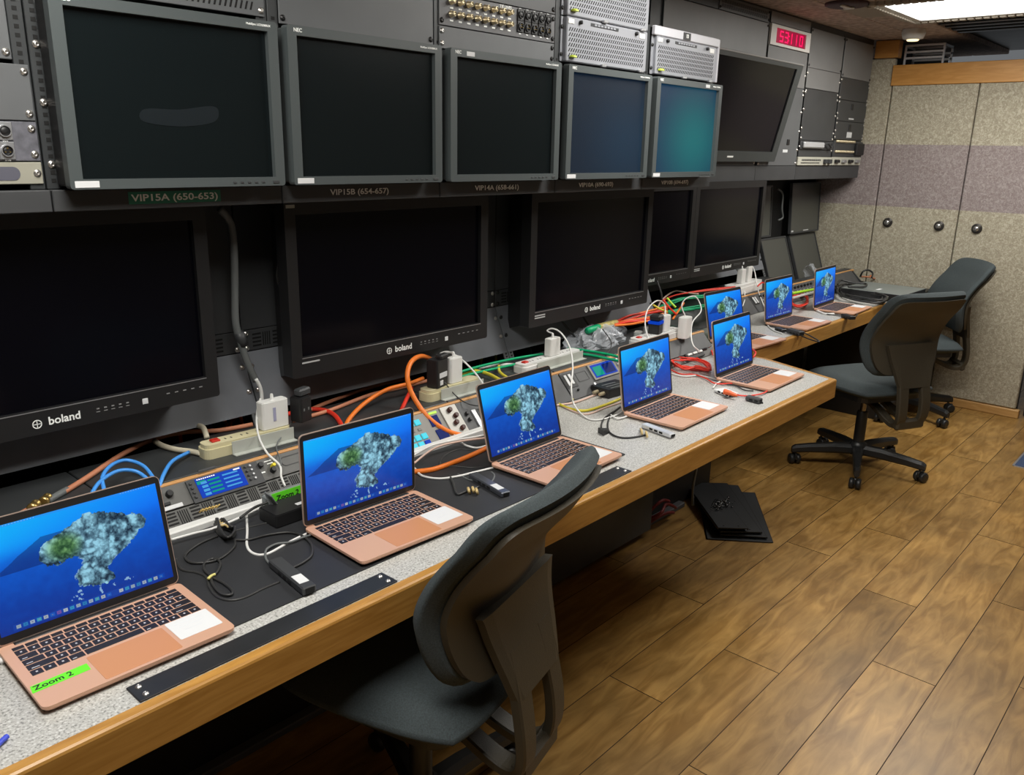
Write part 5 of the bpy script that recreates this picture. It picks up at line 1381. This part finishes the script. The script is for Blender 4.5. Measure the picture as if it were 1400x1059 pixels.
# charger leads
def lead(pts, lb, r=.0028, m=None): return cable(pts, r, m or WHC, lb, None, 'charging_cable', 'cable', 7, 6)
tp = lambda c, h: Vector(c.location)+Vector((0, 0, h))
lead([P(356, 545, y=1.83), P(352, 560, y=1.80), P(351, 580, y=1.755), P(355, 600, y=1.72), S(366, 622), S(379, 640), S(381, 655), S(386, 668)], 'white lead crossing the wood strip from the large charger')
lead([P(396, 545, y=1.82), P(404, 558, y=1.80), P(400, 575, y=1.78), P(388, 592, y=1.745), S(378, 612), S(380, 632), S(381, 645)], 'thin grey lead from the black adapter over the ivory strip', .0018, GREYC)
lead([tp(c2, .093), P(602, 483, y=1.82), P(614, 481, y=1.80), P(632, 492, y=1.75), P(650, 510, y=1.70), P(664, 530, y=1.62)], 'white lead arching from the charger to the third laptop')
lead([tp(a2, .098), P(592, 508, y=1.78), P(608, 523, y=1.73), S(622, 543, .008), S(633, 554), S(648, 558), S(660, 557)], 'thin black lead running down over the wood strip', .0018, GRC)
lead([tp(c3, .076), P(748, 452, y=1.80), P(756, 449, y=1.78), P(768, 456, y=1.74), P(779, 475, y=1.69), P(783, 500, y=1.63), P(781, 530, y=1.56), P(785, 553, z=DT+.02), P(800, 570, z=DT+.004), P(815, 574, z=DT+.004), P(835, 570, z=DT+.004), P(852, 562, z=DT+.008)], 'white lead looping down from the lone charger to the fourth laptop')
lead([tp(c4, .08), P(908, 415, y=1.82), P(898, 411, y=1.80), P(886, 422, y=1.77), P(882, 440, y=1.74), P(885, 458, y=1.70), P(890, 468, y=1.66)], 'white lead looping left over the adapter with blue band')
lead([tp(c7, .085), P(932, 418, y=1.78), P(938, 408, y=1.78), P(950, 405, y=1.76), P(957, 415, y=1.74), P(958, 426, y=1.71), P(947, 440, y=1.68), P(945, 458, y=1.64), P(948, 472, y=1.60), P(957, 480, y=1.58)], 'white lead curling right from the charger before the green coil')
lead([tp(c6, .097), P(1018, 362, y=2.07), P(1027, 362, y=2.05), P(1032, 372, y=2.03), P(1036, 395, y=1.98), P(1042, 412, y=1.93), P(1048, 425, y=1.88)], 'white lead dropping from the far charger pair to the seventh laptop')
lead([tp(c5, .09), P(1006, 363, y=2.08), P(1009, 372, y=2.05)], 'tiny white lead loop on top of the far charger pair')
lead([P(1018, 398, y=2.0), P(1018, 410, y=1.96), P(1013, 422, y=1.92), P(1005, 430, y=1.88)], 'white lead hanging from the far power block to the sixth laptop')
# near desk cables on the black mat
lead(D((359, 672), (346, 680), (338, 696), (338, 726), (338, 747), (348, 757), (365, 757), (388, 745), (405, 736), (420, 729), r=.003), 'white charging cable curving over the black mat to the second laptop', .003)
def zm(*q): return [(200+a/4.667, 640+b_/4.667) for a, b_ in q]
mc = thing('cable_bundle', 'dark grey cable bundle tied with a tan twist on the black mat', 'cable', P(305, 720, z=DT))
MB().tube(D(*zm((455, 430), (340, 480), (250, 550), (280, 598), (380, 600), (480, 570), (560, 500), (565, 455)), dz=.003), .0027, 7, 6).part('cable', GRC, mc, world=True)
for k in range(4):
    MB().tube([P(*q, z=DT+.006+.005*k) for q in zm((430+k*8, 320), (445+k*10, 390), (490+k*10, 440), (550+k*4, 440-k*14), (560, 400-k*10), (500+k*12, 370), (455+k*12, 320))], .0027, 6, 5).part('coil', GRC, mc, world=True)
for k in range(4):
    MB().tube([P(*q, z=DT+.006+.004*k) for q in zm((440+k*12, 335+k*10), (475+k*10, 325+k*12), (495+k*10, 345+k*10))], .003, 6, 4).part('tie', TAN, mc, world=True)
cable(D(*zm((190, 580), (225, 645), (320, 665), (385, 695), (405, 760), (455, 820), (540, 842), (640, 820), (740, 770), (850, 725)), r=.003), .003, GRC, 'dark grey cable sweeping from the nearest laptop to the black hub')
lp_ = thing('cable_loop', 'small dark cable loop held by a yellow twist tie', 'cable', P(290, 785, z=DT))
MB().tube(D(*zm((415, 690), (370, 645), (375, 600), (430, 575), (472, 600), (455, 655), (415, 700), (430, 750), (480, 800), (540, 805), (545, 775), (490, 730), (420, 695)), dz=.004), .0027, 6, 6).part('cable', GRC, lp_, world=True)
MB().tube(D(*zm((395, 705), (415, 685), (440, 675)), dz=.009), .003, 6, 4).part('tie', mat('tie_yellow', (0.65, 0.6, 0.2), 0.6), lp_, world=True)
cable(D(*zm((560, 455), (650, 455), (770, 425), (900, 408), (985, 425), (1050, 480), (1055, 550), (1000, 600), (920, 640)), r=.0028, dz=.003), .0027, GRC, 'dark cable making a wide loop beside the second laptop')
cable(D(*zm((805, 620), (765, 580), (765, 520), (830, 482), (920, 470), (1000, 440), (1050, 425)), r=.0028, dz=.005), .0025, GREYC, 'grey hub cable plugged into the second laptop')
cable(D(*zm((560, 400), (640, 380), (740, 355), (830, 335)), r=.0026), .0024, GRC, 'thin dark cable from the tied bundle to the black box')
cable(D(*zm((160, 455), (300, 415), (420, 385), (560, 330), (700, 265), (770, 230)), r=.003, dz=.012), .003, WHC, 'white cable lying along the front of the raceway')
cable([P(*q, z=DT+.03) for q in zm((600, 315), (690, 250), (750, 225), (800, 200))], .003, GRC, 'short dark plug lead beside the grey hanging strands')
def hub(q0, q1, label, m, w_=.028, h_=.016, lab=True, end='port'):
    p0, p1 = P(*q0, z=DT+.003), P(*q1, z=DT+.003); d = p1-p0; a = math.atan2(d.y, d.x); L_ = d.length
    t = thing('usb_hub', label, 'usb hub', ((p0.x+p1.x)/2, (p0.y+p1.y)/2, DT+.0028), a)
    b = MB(); b.box(-L_/2, L_/2, -w_/2, w_/2, 0, h_, .0025); b.part('body', m, t)
    if lab: MB().box(L_*.12, L_*.36, -w_/2+.004, w_/2-.004, h_, h_+.0005).part('sticker', PAPER, t)
    MB().box(L_/2-.002, L_/2+.0006, -w_/2+.005, w_/2-.005, .002, h_-.002).part('port', BLACK, t)
    b = MB()
    for k in range(3): b.box(-L_*.2+k*.02, -L_*.2+k*.02+.013, -w_/2-.0005, -w_/2+.001, .004, .010)
    b.part('side_ports', BLACK, t)
    return t
hub((376, 772), (424, 812), 'black network hub with white sticker on the mat by the second laptop', DKP)
hub((646, 652), (692, 679), 'slim grey metal hub with white sticker left of the near chair back', mat('hub_steel', (0.12, 0.13, 0.15), 0.3, metal=.6), .026, .013)
hub((880, 583), (920, 598), 'bright aluminium hub on the grey desk before the fourth laptop', ALUW, .026, .012, False)
hub((983, 534), (1003, 542), 'white flat hub by the orange-red plug in front of the fifth laptop', WHITE, .05, .01, False)
hub((1021, 546), (1040, 551), 'short dark network dongle before the fifth laptop', mat('dongle_grey', (0.09, 0.09, 0.09), 0.4, metal=.3), .024, .016, False)
hub((1078, 454), (1096, 459), 'dark barrel-shaped dongle near the edge of the far desk below the seventh laptop', DKP, .035, .02, False)
hub((1062, 451), (1072, 454), 'small dark plug beside the barrel dongle on the far desk', GRC, .03, .014, False)
hub((1153, 433), (1166, 437), 'small black dongle at the desk edge before the farthest laptop', BLACKP, .035, .018, False)
# cables around second/third laptops
cable(D((567, 640), (577, 650), (600, 654), (625, 651), (650, 645), (675, 639), r=.003, dz=.002), .003, WHC, 'white cable from under the second laptop to the third')
cable(D((655, 617), (630, 614), (612, 620), (602, 630), (606, 638), (622, 637), (645, 639), (668, 637), r=.0026), .0024, GRC, 'dark cable bent in a loop behind the orange cable')
cable(D((626, 648), (640, 655), (652, 657), r=.0024), .0022, GREYC, 'short grey hub lead near the slim metal hub')
cable(D((672, 645), (676, 650), (672, 658), (662, 662), r=.0024), .0022, GREYC, 'curved grey lead behind the slim metal hub')
kk = thing('tied_cable', 'short dark cable with tan rings beside the slim metal hub', 'cable', P(640, 672, z=DT))
MB().tube(D((615, 650), (620, 662), (625, 675), (636, 672), (655, 665), dz=.003), .003, 7).part('cable', GRC, kk, world=True)
for q in ((640, 670), (646, 669), (651, 671)):
    MB().tube([P(q[0], q[1]-3, z=DT+.008), P(q[0]+1, q[1], z=DT+.014), P(q[0]+2, q[1]+4, z=DT+.004)], .0035, 7).part('ring', TAN, kk, world=True)
cable([P(566, 622, z=DT+.03), P(590, 609, z=DT+.03), P(620, 602, z=DT+.03), P(650, 597, z=DT+.03), P(672, 592, z=DT+.03)], .003, WHC, 'white cable resting on the raceway, upper one')
cable([P(566, 633, z=DT+.025), P(595, 612, z=DT+.025), P(630, 603, z=DT+.025), P(668, 598, z=DT+.025)], .003, PINKC, 'pale pink cable resting on the raceway, middle one')
cable([P(625, 600, z=DT+.022), P(636, 608, z=DT+.01), P(652, 612, z=DT+.005), P(668, 608, z=DT+.005)], .003, WHC, 'white cable drooping off the raceway behind the third laptop')
# yellow pair, third to fourth laptop
cable(D((758, 548), (775, 548), (795, 541), (812, 533), r=.004), .004, YELL, 'yellow cable to the black converter box, rear one')
cable(D((758, 549), (778, 558), (800, 561), (825, 554), (850, 544), r=.0045), .0045, YELL, 'yellow cable curving on the grey desk, front one')
cable(D((758, 554), (785, 550), (810, 541), (820, 537), r=.004), .0035, PINKC, 'pale pink cable beside the rear yellow cable')
cable(D((770, 556), (800, 566), (830, 556), (852, 549), r=.003), .0028, PINKC, 'pale pink cable beside the front yellow cable')
cv = block('converter_box', 'black converter box with metal sockets behind the fourth laptop', 'converter', P(836, 541, z=DT)+Vector((.03, .02, .0005)), .13, .085, .03, BLACKP, -.1, .003)
for y in (-.02, .008): MB().lathe([(.007, 0), (.007, .008), (.0055, .018), (.0055, .022)], 12, T(-.065, y, .015) @ RY(-PI/2)).part('socket', GOLDC, cv)
b = MB()
for k in range(3): b.box(-.04+k*.0, .03, -.03+k*.02, -.024+k*.02, .03, .0306)
b.part('caption', GREYC, cv)
kk = thing('tied_cable', 'black cable pair with tan clip leading to the bright aluminium hub', 'cable', P(860, 595, z=DT))
MB().tube(D((848, 556), (836, 566), (831, 578), (833, 590), (845, 597), (862, 598), (885, 594), r=.003), .0028, 7).part('cable', GRC, kk, world=True)
MB().tube(D((838, 563), (826, 572), (822, 582), (824, 592), r=.003), .0028, 7).part('cable', GRC, kk, world=True)
MB().prism([(-.012, -.012), (.016, -.01), (.0, .018)], 0, .016, T(*(P(824, 593, z=DT+.0008)))).part('plug', GRC, kk, world=True)
for q in ((876, 590), (883, 594)): MB().tube([P(q[0], q[1]-4, z=DT+.004), P(q[0]+1, q[1]-2, z=DT+.014), P(q[0]+2, q[1]+4, z=DT+.004)], .0035, 7).part('clip', TAN, kk, world=True)
cable(D((835, 567), (845, 572), (862, 567), (868, 564), r=.003, dz=.002), .003, WHC, 'short white cable plugged into the fourth laptop')
cable([P(824, 448+2, y=1.78), P(836, 470, y=1.72), P(826, 492, y=1.68), P(836, 505, y=1.66), P(842, 520, y=1.62)], .002, GRC, 'thin tangled dark wire over the wood strip by the blue meters')
# red coil between fourth and fifth laptops
rc = thing('cable_coil', 'coil of red network cable between the fourth and fifth laptops', 'cable', P(940, 500, z=DT))
for k in range(9):
    rr = random.Random(k); j = lambda: rr.uniform(-2.5, 2.5)
    MB().tube([P(u+j(), v+j(), z=DT+.004+.003*k) for u, v in ((920, 490), (935, 486+k*.7), (952, 491), (966, 497), (970, 505), (955, 506-k*.6), (938, 503), (924, 498))], .0028, 6, 5, closed=True).part('loop', RED, rc, world=True)
cable(D((917, 505), (930, 511), (950, 512), (965, 517), (978, 524), (1000, 524), (1030, 523), (1046, 524), (1051, 530), (1044, 537), (1022, 541), (1003, 539), r=.003, dz=.004), .0028, RED, 'red cable curling round in front of the fifth laptop')
MB_ = MB(); MB_.tube([P(990, 535, z=DT+.022), P(998, 537, z=DT+.021), P(1008, 541, z=DT+.016)], [.010, .009, .007, .004], 10); single('cable_boot', MB_, mat('boot_red', (0.8, 0.13, 0.03), 0.4), 'orange-red moulded plug lying on the white flat hub', 'plug')
cable(D((917, 510), (935, 514), (955, 513), (970, 516), (985, 520), r=.003, dz=.002), .003, WHC, 'white cable beside the red coil on the grey desk')
cable(D((975, 530), (980, 524), (990, 519), r=.003, dz=.002), .003, WHC, 'short white cable plugged into the fifth laptop')
cable(D((985, 524), (1005, 527), (1018, 533), (1030, 534), r=.0028, dz=.002), .0025, GRC, 'dark cable along the front edge of the fifth laptop')
kb_ = block('key_box', 'small black box with white keys behind the red coil', 'box', P(955, 488, z=DT)+Vector((.0, .03, .0006)), .12, .07, .03, BLACKP, 0, .003)
for k in range(3): MB().box(-.045+k*.032, -.02+k*.032, -.01, .012, .03, .034, .001).part('key', WHITE, kb_)
# orange bundle, green coil and red runs on the ledge
ob = thing('cable_bundle', 'bundle of orange-red cables on the ledge left of the blue-banded adapter', 'cable', P(880, 435, z=ZLD))
for k in range(7):
    rr = random.Random(20+k); j = lambda: rr.uniform(-2, 2)
    MB().tube([P(840, 440+k*.8, y=1.86-.006*k), P(862, 430+k*2+j(), y=1.865-.01*k), P(888, 424+k*2.6+j(), y=1.865-.014*k), P(912, 419+k*2.8, y=1.87-.016*k)], .0048, 7).part('strand', RED if k % 3 else ORANGE, ob, world=True)
MB().tube([P(818, 447, y=1.84), P(830, 444, y=1.84), P(842, 441, y=1.845)], .0135, 10).part('tape_wrap', mat('wrap_yellow', (0.5, 0.42, 0.15), 0.6, noise=.4, nscale=120), ob, world=True)
MB().tube([P(803, 452, y=1.825), P(812, 449, y=1.83), P(820, 446, y=1.84)], [.013, .013, .011], 10).part('green_strands', GREEN, ob, world=True)
gc = thing('cable_coil', 'large coil of green network cable on the ledge behind the sixth laptop', 'cable', P(945, 412, z=ZLD))
for k in range(20):
    rr = random.Random(50+k); j = lambda a: rr.uniform(-a, a)
    MB().tube([P(u+j(4), v+j(2.6), z=ZLD+.006+.0028*k) for u, v in ((903, 422), (922, 411), (952, 405), (982, 405), (992, 412), (970, 418), (942, 422), (915, 427))], .0036, 6, 5, closed=True).part('loop', GREEN, gc, world=True)
for k, (m, pts) in enumerate(((RED, ((905, 411), (925, 403), (960, 398), (1000, 394))), (RED, ((930, 402), (965, 396), (1005, 392))), (RED, ((1036, 391), (1043, 386), (1052, 392))), (PINKC, ((897, 426), (905, 410), (922, 398), (938, 400), (955, 402))))):
    cable(L(*pts, r=.005, dz=.045), .004, m, ['red cable passing over the green coil, front one', 'red cable passing over the green coil, rear one', 'short red cable right of the far charger pair', 'pale pink cable arching over the left of the green coil'][k])
for k, (m, pts, lb) in enumerate(((RED, ((907, 410), (915, 420), (925, 430)), 'red cable slanting down behind the white charger'), (ORANGE, ((935, 414), (928, 424), (920, 436)), 'orange-red cable crossing in front of the green coil'), (YELL, ((892, 416), (902, 422), (912, 426)), 'short yellow cable beside the white charger'), (LIME, ((912, 407), (918, 414), (924, 420)), 'short lime cable at the left of the green coil'))):
    cable([P(u, v, y=1.80-.02*i) for i, (u, v) in enumerate(pts)], .0042, m, lb)
for u, v, lb, w_ in ((872, 462, 'grey moulded plug lying on the ledge left of the white strip', .05), (884, 456, 'smaller grey plug behind another on the ledge', .04)):
    p = P(u, v, z=ZLD); block('moulded_plug', lb, 'plug', (p.x, p.y, ZLD+.001), w_, .03, .026, mat('plug_pale_grey', (0.4, 0.42, 0.4), 0.4), .4, .01)
# cables seen in the gaps under the consoles
for i, (m, q, lb) in enumerate(((RED, ((232, 578), (246, 592)), 'red cable deep in the gap under the nearest screen'), (PURP, ((270, 570), (278, 595)), 'purple cable deep in the gap under the nearest screen, left one'), (PURP, ((284, 566), (290, 592)), 'purple cable deep in the gap under the nearest screen, right one'),
        (ORANGE, ((310, 580), (330, 572)), 'orange cable deep in the gap left of the large charger'), (YELL, ((664, 476), (658, 492)), 'yellow cable in the gap under the second screen, left one'), (YELL, ((672, 476), (678, 490)), 'yellow cable in the gap under the second screen, right one'), (GREYC, ((712, 467), (726, 482)), 'grey cable in the gap left of the lone charger'))):
    a, c = P(*q[0], y=2.02), P(*q[1], y=1.98); b = MB(); b.tube([a+Vector((0, .1, .1)), a, (a+c)/2+Vector((0, .01, 0)), c, c+Vector((.02, .05, -.15))], .005); single('gap_cable', b, m, lb, 'cable')
# clear plastic bag
def bag():
    rr = random.Random(3); b = MB(); base = P(815, 470, z=ZLD)
    def fn(a, c):
        th_ = a*2*PI; ph = c*PI/2
        r = 1+.12*math.sin(th_*3+1)+.10*math.sin(th_*7+c*5)+.09*math.sin(th_*13+c*11)+rr.uniform(-.05, .05)
        return (base.x+.005+.165*r*math.cos(th_)*math.cos(ph)**.6, base.y+.075*r*math.sin(th_)*math.cos(ph)**.6, ZLD+.002+.058*math.sin(ph)*(1+.25*math.sin(th_*5+c*7)+rr.uniform(-.12, .12)))
    b.grid(fn, 44, 12, smooth=False)
    return single('plastic_bag', b, mat('clear_plastic', (0.85, 0.9, 0.97), 0.12, alpha=.3, bump=.6, bscale=60), 'crumpled clear plastic bag on the ledge behind the fourth laptop', 'bag')
bag()
bg = P(1106, 375, z=ZLD-.02)
b = MB(); b.grid(lambda a, c: (bg.x-.03+.10*a+.02*math.sin(c*6), bg.y+.03*math.sin(a*5+c*3), DT+.05+.07*c+.02*math.sin(a*9)), 12, 8)
single('plastic_bag', b, MATS['clear_plastic'], 'small clear plastic wrap sticking up left of the farthest laptop', 'bag')
# black box with green tape behind second laptop
bx = block('interface_box', 'black interface box under the green tape label beside the second laptop', 'interface box', P(409, 712, z=DT)+Vector((.005, .03, .0032)), .13, .07, .03, BLACKP, 0, .004)
MB().box(.0, .03, -.02, -.008, .030, .0306).part('sticker', PAPER, bx); MB().lathe([(.007, 0), (.007, .003)], 12, T(.03, -.035, .013) @ RX(PI/2)).part('socket', SILV, bx)
tb_ = thing('tape_label', 'bright green handwritten tape strip on a small grey block', 'label', P(393, 674, z=DT+.05))
lx = P(393, 674, y=1.555)
b = MB(); b.box(lx.x-.055, lx.x+.06, 1.555, 1.577, DT+.003, lx.z+.006, .003); b.part('block', mat('block_grey', (0.2, 0.22, 0.22), 0.5), tb_, world=True)
b = MB(); b.box(lx.x-.05, lx.x+.058, 1.5535, 1.5548, lx.z-.018, lx.z+.010); gt2 = b.part('tape', GREENT, tb_, world=True)
text('Zoom 2', .018, INK, gt2, T(*(-tb_.location)) @ FR(lx.x+.0, 1.5532, lx.z-.004), 'handwriting')
sb = thing('cable_strands', 'hank of thin grey strands hanging beside the green tape label', 'cable', P(372, 690, z=DT))
for k in range(6): MB().tube([P(362+k*1.5, 672+k, z=DT+.06), P(368+k*2, 688, z=DT+.035), P(370+k*3.4, 703-k, z=DT+.008)], .0022, 5).part('strand', GREYC, sb, world=True)
bp_ = thing('brass_connectors', 'row of orange-brass pins leaning on the slotted vent panel', 'connector', P(288, 697, z=DT+.05))
for k in range(6): MB().tube([P(272+k*4.5, 700-k*1.2, y=1.60), P(278+k*4.5, 695-k*1.2, y=1.60)], .0022, 6).part('pin', BRASS, bp_, world=True)
cable(D((0, 898), (3, 905), r=.004), .004, WHC, 'white plug end at the left side of the nearest laptop')
cable(D((-6, 1021), (3, 1012), (10, 1006), r=.005), .004, BLUEB if False else mat('pen_blue', (0.05, 0.08, 0.6), 0.4), 'tip of a blue pen at the lower left edge of the desk', kind='pen', cat='pen')
# dark cables over the far desk
cable(D((1046, 444), (1060, 447), (1085, 449), (1100, 455), (1115, 463), (1120, 467), (1108, 464), (1096, 459), r=.003), .003, GRC, 'dark cable looping over the edge of the far desk below the seventh laptop')
cable(D((1047, 441), (1055, 450), (1070, 456), r=.003), .003, WHC, 'white cable at the left corner of the seventh laptop')
cable(D((1113, 421), (1125, 428), (1145, 431), (1165, 434), (1172, 430), (1168, 427), r=.003, dz=.002), .003, GRC, 'dark cable by the near corner of the farthest laptop')
cable(D((1116, 424), (1128, 429), (1140, 429), r=.004), .006, WHC, 'white plug and cable in front of the farthest laptop')
rc2 = thing('cable_coil', 'coil of red cable between the seventh and farthest laptops', 'cable', P(1092, 408, z=DT))
for k in range(6):
    rr = random.Random(80+k); j = lambda: rr.uniform(-1.5, 1.5)
    MB().tube([P(u+j(), v+j(), z=DT+.01+.006*k) for u, v in ((1083, 406), (1092, 402), (1102, 405), (1104, 412), (1095, 418), (1084, 416))], .0036, 6, 5, closed=True).part('loop', RED, rc2, world=True)
cable(D((958, 470), (966, 472), (972, 478), (975, 485), r=.004, dz=.01), .004, RED, 'red cable behind the fifth laptop at the desk step')
cable([P(1027, 476, z=DT+.01), P(1033, 482, z=DT+.02), P(1030, 488, z=DT+.012)], .004, RED, 'red cable end poking out at the right of the fifth laptop lid')
# black cable pile and flat silver unit at the far end
av = thing('rack_unit', 'flat silver-topped rack unit lying on the far end of the desk', 'rack unit', (5.17, 1.645, DT+.001), -.03)
MB().box(-.19, .19, -.19, .17, .002, .044, .002).part('case', mat('case_black', (0.02, 0.02, 0.022), 0.4), av)
MB().box(-.189, .189, -.189, .169, .0435, .0455, .0008).part('lid', mat('case_lid', (0.28, 0.32, 0.32), 0.35, metal=.5), av)
MB().box(-.1, -.04, -.02, .0, .0455, .046).part('sticker', PAPER, av)
b = MB(); b.box(-.1905, -.189, -.11, -.095, .015, .03); b.part('button', WHITE, av); b = MB(); b.box(-.1915, -.189, -.16, -.14, .014, .028); b.part('lit_button', LIMEB, av)
MB().box(.04, .2, -.24, -.16, -.03, -.002, .003).part('bracket', BLACKP, av) if False else None
bc = thing('cable_coil', 'heap of black cables on the far desk before the flat silver unit', 'cable', P(1180, 402, z=DT))
for k in range(10):
    rr = random.Random(120+k); j = lambda a: rr.uniform(-a, a)
    MB().tube([P(u+j(7), v+j(2.5), z=DT+.006+.004*k) for u, v in ((1143, 392), (1160, 390), (1185, 396), (1210, 406), (1200, 412), (1175, 408), (1152, 402))], .0055, 6, 5, closed=k % 2 == 0).part('loop', GRC, bc, world=True)
cable([P(1145, 388, z=DT+.06), P(1150, 383, z=DT+.07), P(1165, 386, z=DT+.06), P(1184, 388, z=DT+.055), P(1180, 392, z=DT+.055), P(1160, 392, z=DT+.06)], .006, GRC, 'black cable looped over the flat silver unit')
for m, pts, lb in ((GRC, ((1176, 378), (1180, 371), (1187, 369), (1193, 373), (1192, 379)), 'small black cable arch in front of the cloth wall'), (ORANGE, ((1190, 377), (1205, 380), (1215, 384)), 'orange cable behind the flat silver unit'), (SALMON, ((1178, 378), (1190, 379), (1202, 383)), 'salmon cable behind the flat silver unit'), (GREEN, ((1200, 378), (1215, 381), (1222, 386)), 'green cable behind the flat silver unit')):
    cable([P(u, v, y=1.90-.02*i) for i, (u, v) in enumerate(pts)], .006, m, lb)
# ============================================================ BLACK PANELS ON THE FLOOR
FP = [((3.20, 1.49), .0, 30, 'black metal panel at the bottom of the floor stack'), ((3.16, 1.49), .012, 24, 'black metal panel second from the bottom of the floor stack'), ((3.14, 1.53), .024, 20, 'black metal panel third from the bottom of the floor stack'), ((3.09, 1.55), .040, 18, 'black metal panel on top of the floor stack, carrying loose screws')]
q4 = [[(1056, 741), (966, 736), (965, 690), (1031, 673)], [(1048, 734), (985, 730), (958, 660), (1008, 663)], [(1041, 727), (985, 726), (958, 658), (993, 660)], [(1022, 722), (981, 721), (952, 675), (973, 660)]]
for i, (cn, z, ang, lb) in enumerate(FP):
    pts = q4[i]; z += .001
    A, B_, C_, D_ = [P(u, v, z=z+.004) for u, v in pts]
    if i == 0: C_ = B_+(D_-A)
    else: C_ = B_+(D_-A)
    t = thing('black_panel', lb, 'panel', ((A.x+C_.x)/2, (A.y+C_.y)/2, z), group='black panels stacked on the floor')
    vs = [A, B_, C_, D_]; b = MB(); b.add([(p.x, p.y, z) for p in vs]+[(p.x, p.y, z+.004) for p in vs], [(3, 2, 1, 0), (4, 5, 6, 7), (0, 1, 5, 4), (1, 2, 6, 5), (2, 3, 7, 6), (3, 0, 4, 7)]); b.part('plate', mat('floor_panel_black', (0.035, 0.037, 0.04), 0.38), t, world=True)
    e = MB(); up = Vector((0, 0, .008))
    for p, q in ((A, D_), (B_, C_)):
        n = (q-p).cross(Vector((0, 0, 1))).normalized()*.004
        e.add([p, q, q+n, p+n, p-up, q-up, q+n-up, p+n-up] if i else [p, q, q+n, p+n, p-up*.3, q-up*.3, q+n-up*.3, p+n-up*.3], [(0, 1, 2, 3), (4, 7, 6, 5), (0, 4, 5, 1), (1, 5, 6, 2), (2, 6, 7, 3), (3, 7, 4, 0)])
    e.part('flange', PLATE, t, world=True)
    h = MB()
    for f_ in (.25, .75):
        p = A.lerp(B_, f_).lerp(C_.lerp(D_, 1-f_), .04); h.lathe([(.004, z+.0042), (.004, z+.0046)], 8, T(p.x, p.y, 0))
    h.part('screw_hole', BLACK, t, world=True)
top = P(985, 690, z=.05)
pl = MB(); rr = random.Random(9)
for k in range(60):
    x = top.x+rr.gauss(0, .035); y = top.y+rr.gauss(0, .022); pl.tube([(x, y, .0505), (x+rr.uniform(-.012, .012), y+rr.uniform(-.012, .012), .053+rr.uniform(0, .006))], .0026, 5, 1)
single('loose_screws', pl, mat('loose_screw_metal', (0.12, 0.12, 0.12), 0.25, metal=.9), 'heap of loose black screws on the topmost floor panel', 'screws', kind='stuff')

# ============================================================ panels are parts of the racks and ledges they are screwed to
racks = [o for o in C.objects if o.get('category') == 'equipment rack']
ledges = [o for o in C.objects if o.get('category') == 'ledge']
for o in [x for x in C.objects if x.name.split('.')[0] in ('blank_panel', 'vent_panel', 'blank_gear_panel', 'monitor_tray', 'handle_panel') and x.type == 'EMPTY']:
    nm = o.name.split('.')[0]
    if o.rotation_euler.x > .1:
        par = ledges[1] if o.location.y > 1.8 else ledges[0]
    else:
        cand = [r for r in racks if (r.location.y < 2.0) == (o.location.y < 1.9)]; par = min(cand, key=lambda r: abs(r.location.x-o.location.x))
    demote(o, par, nm)
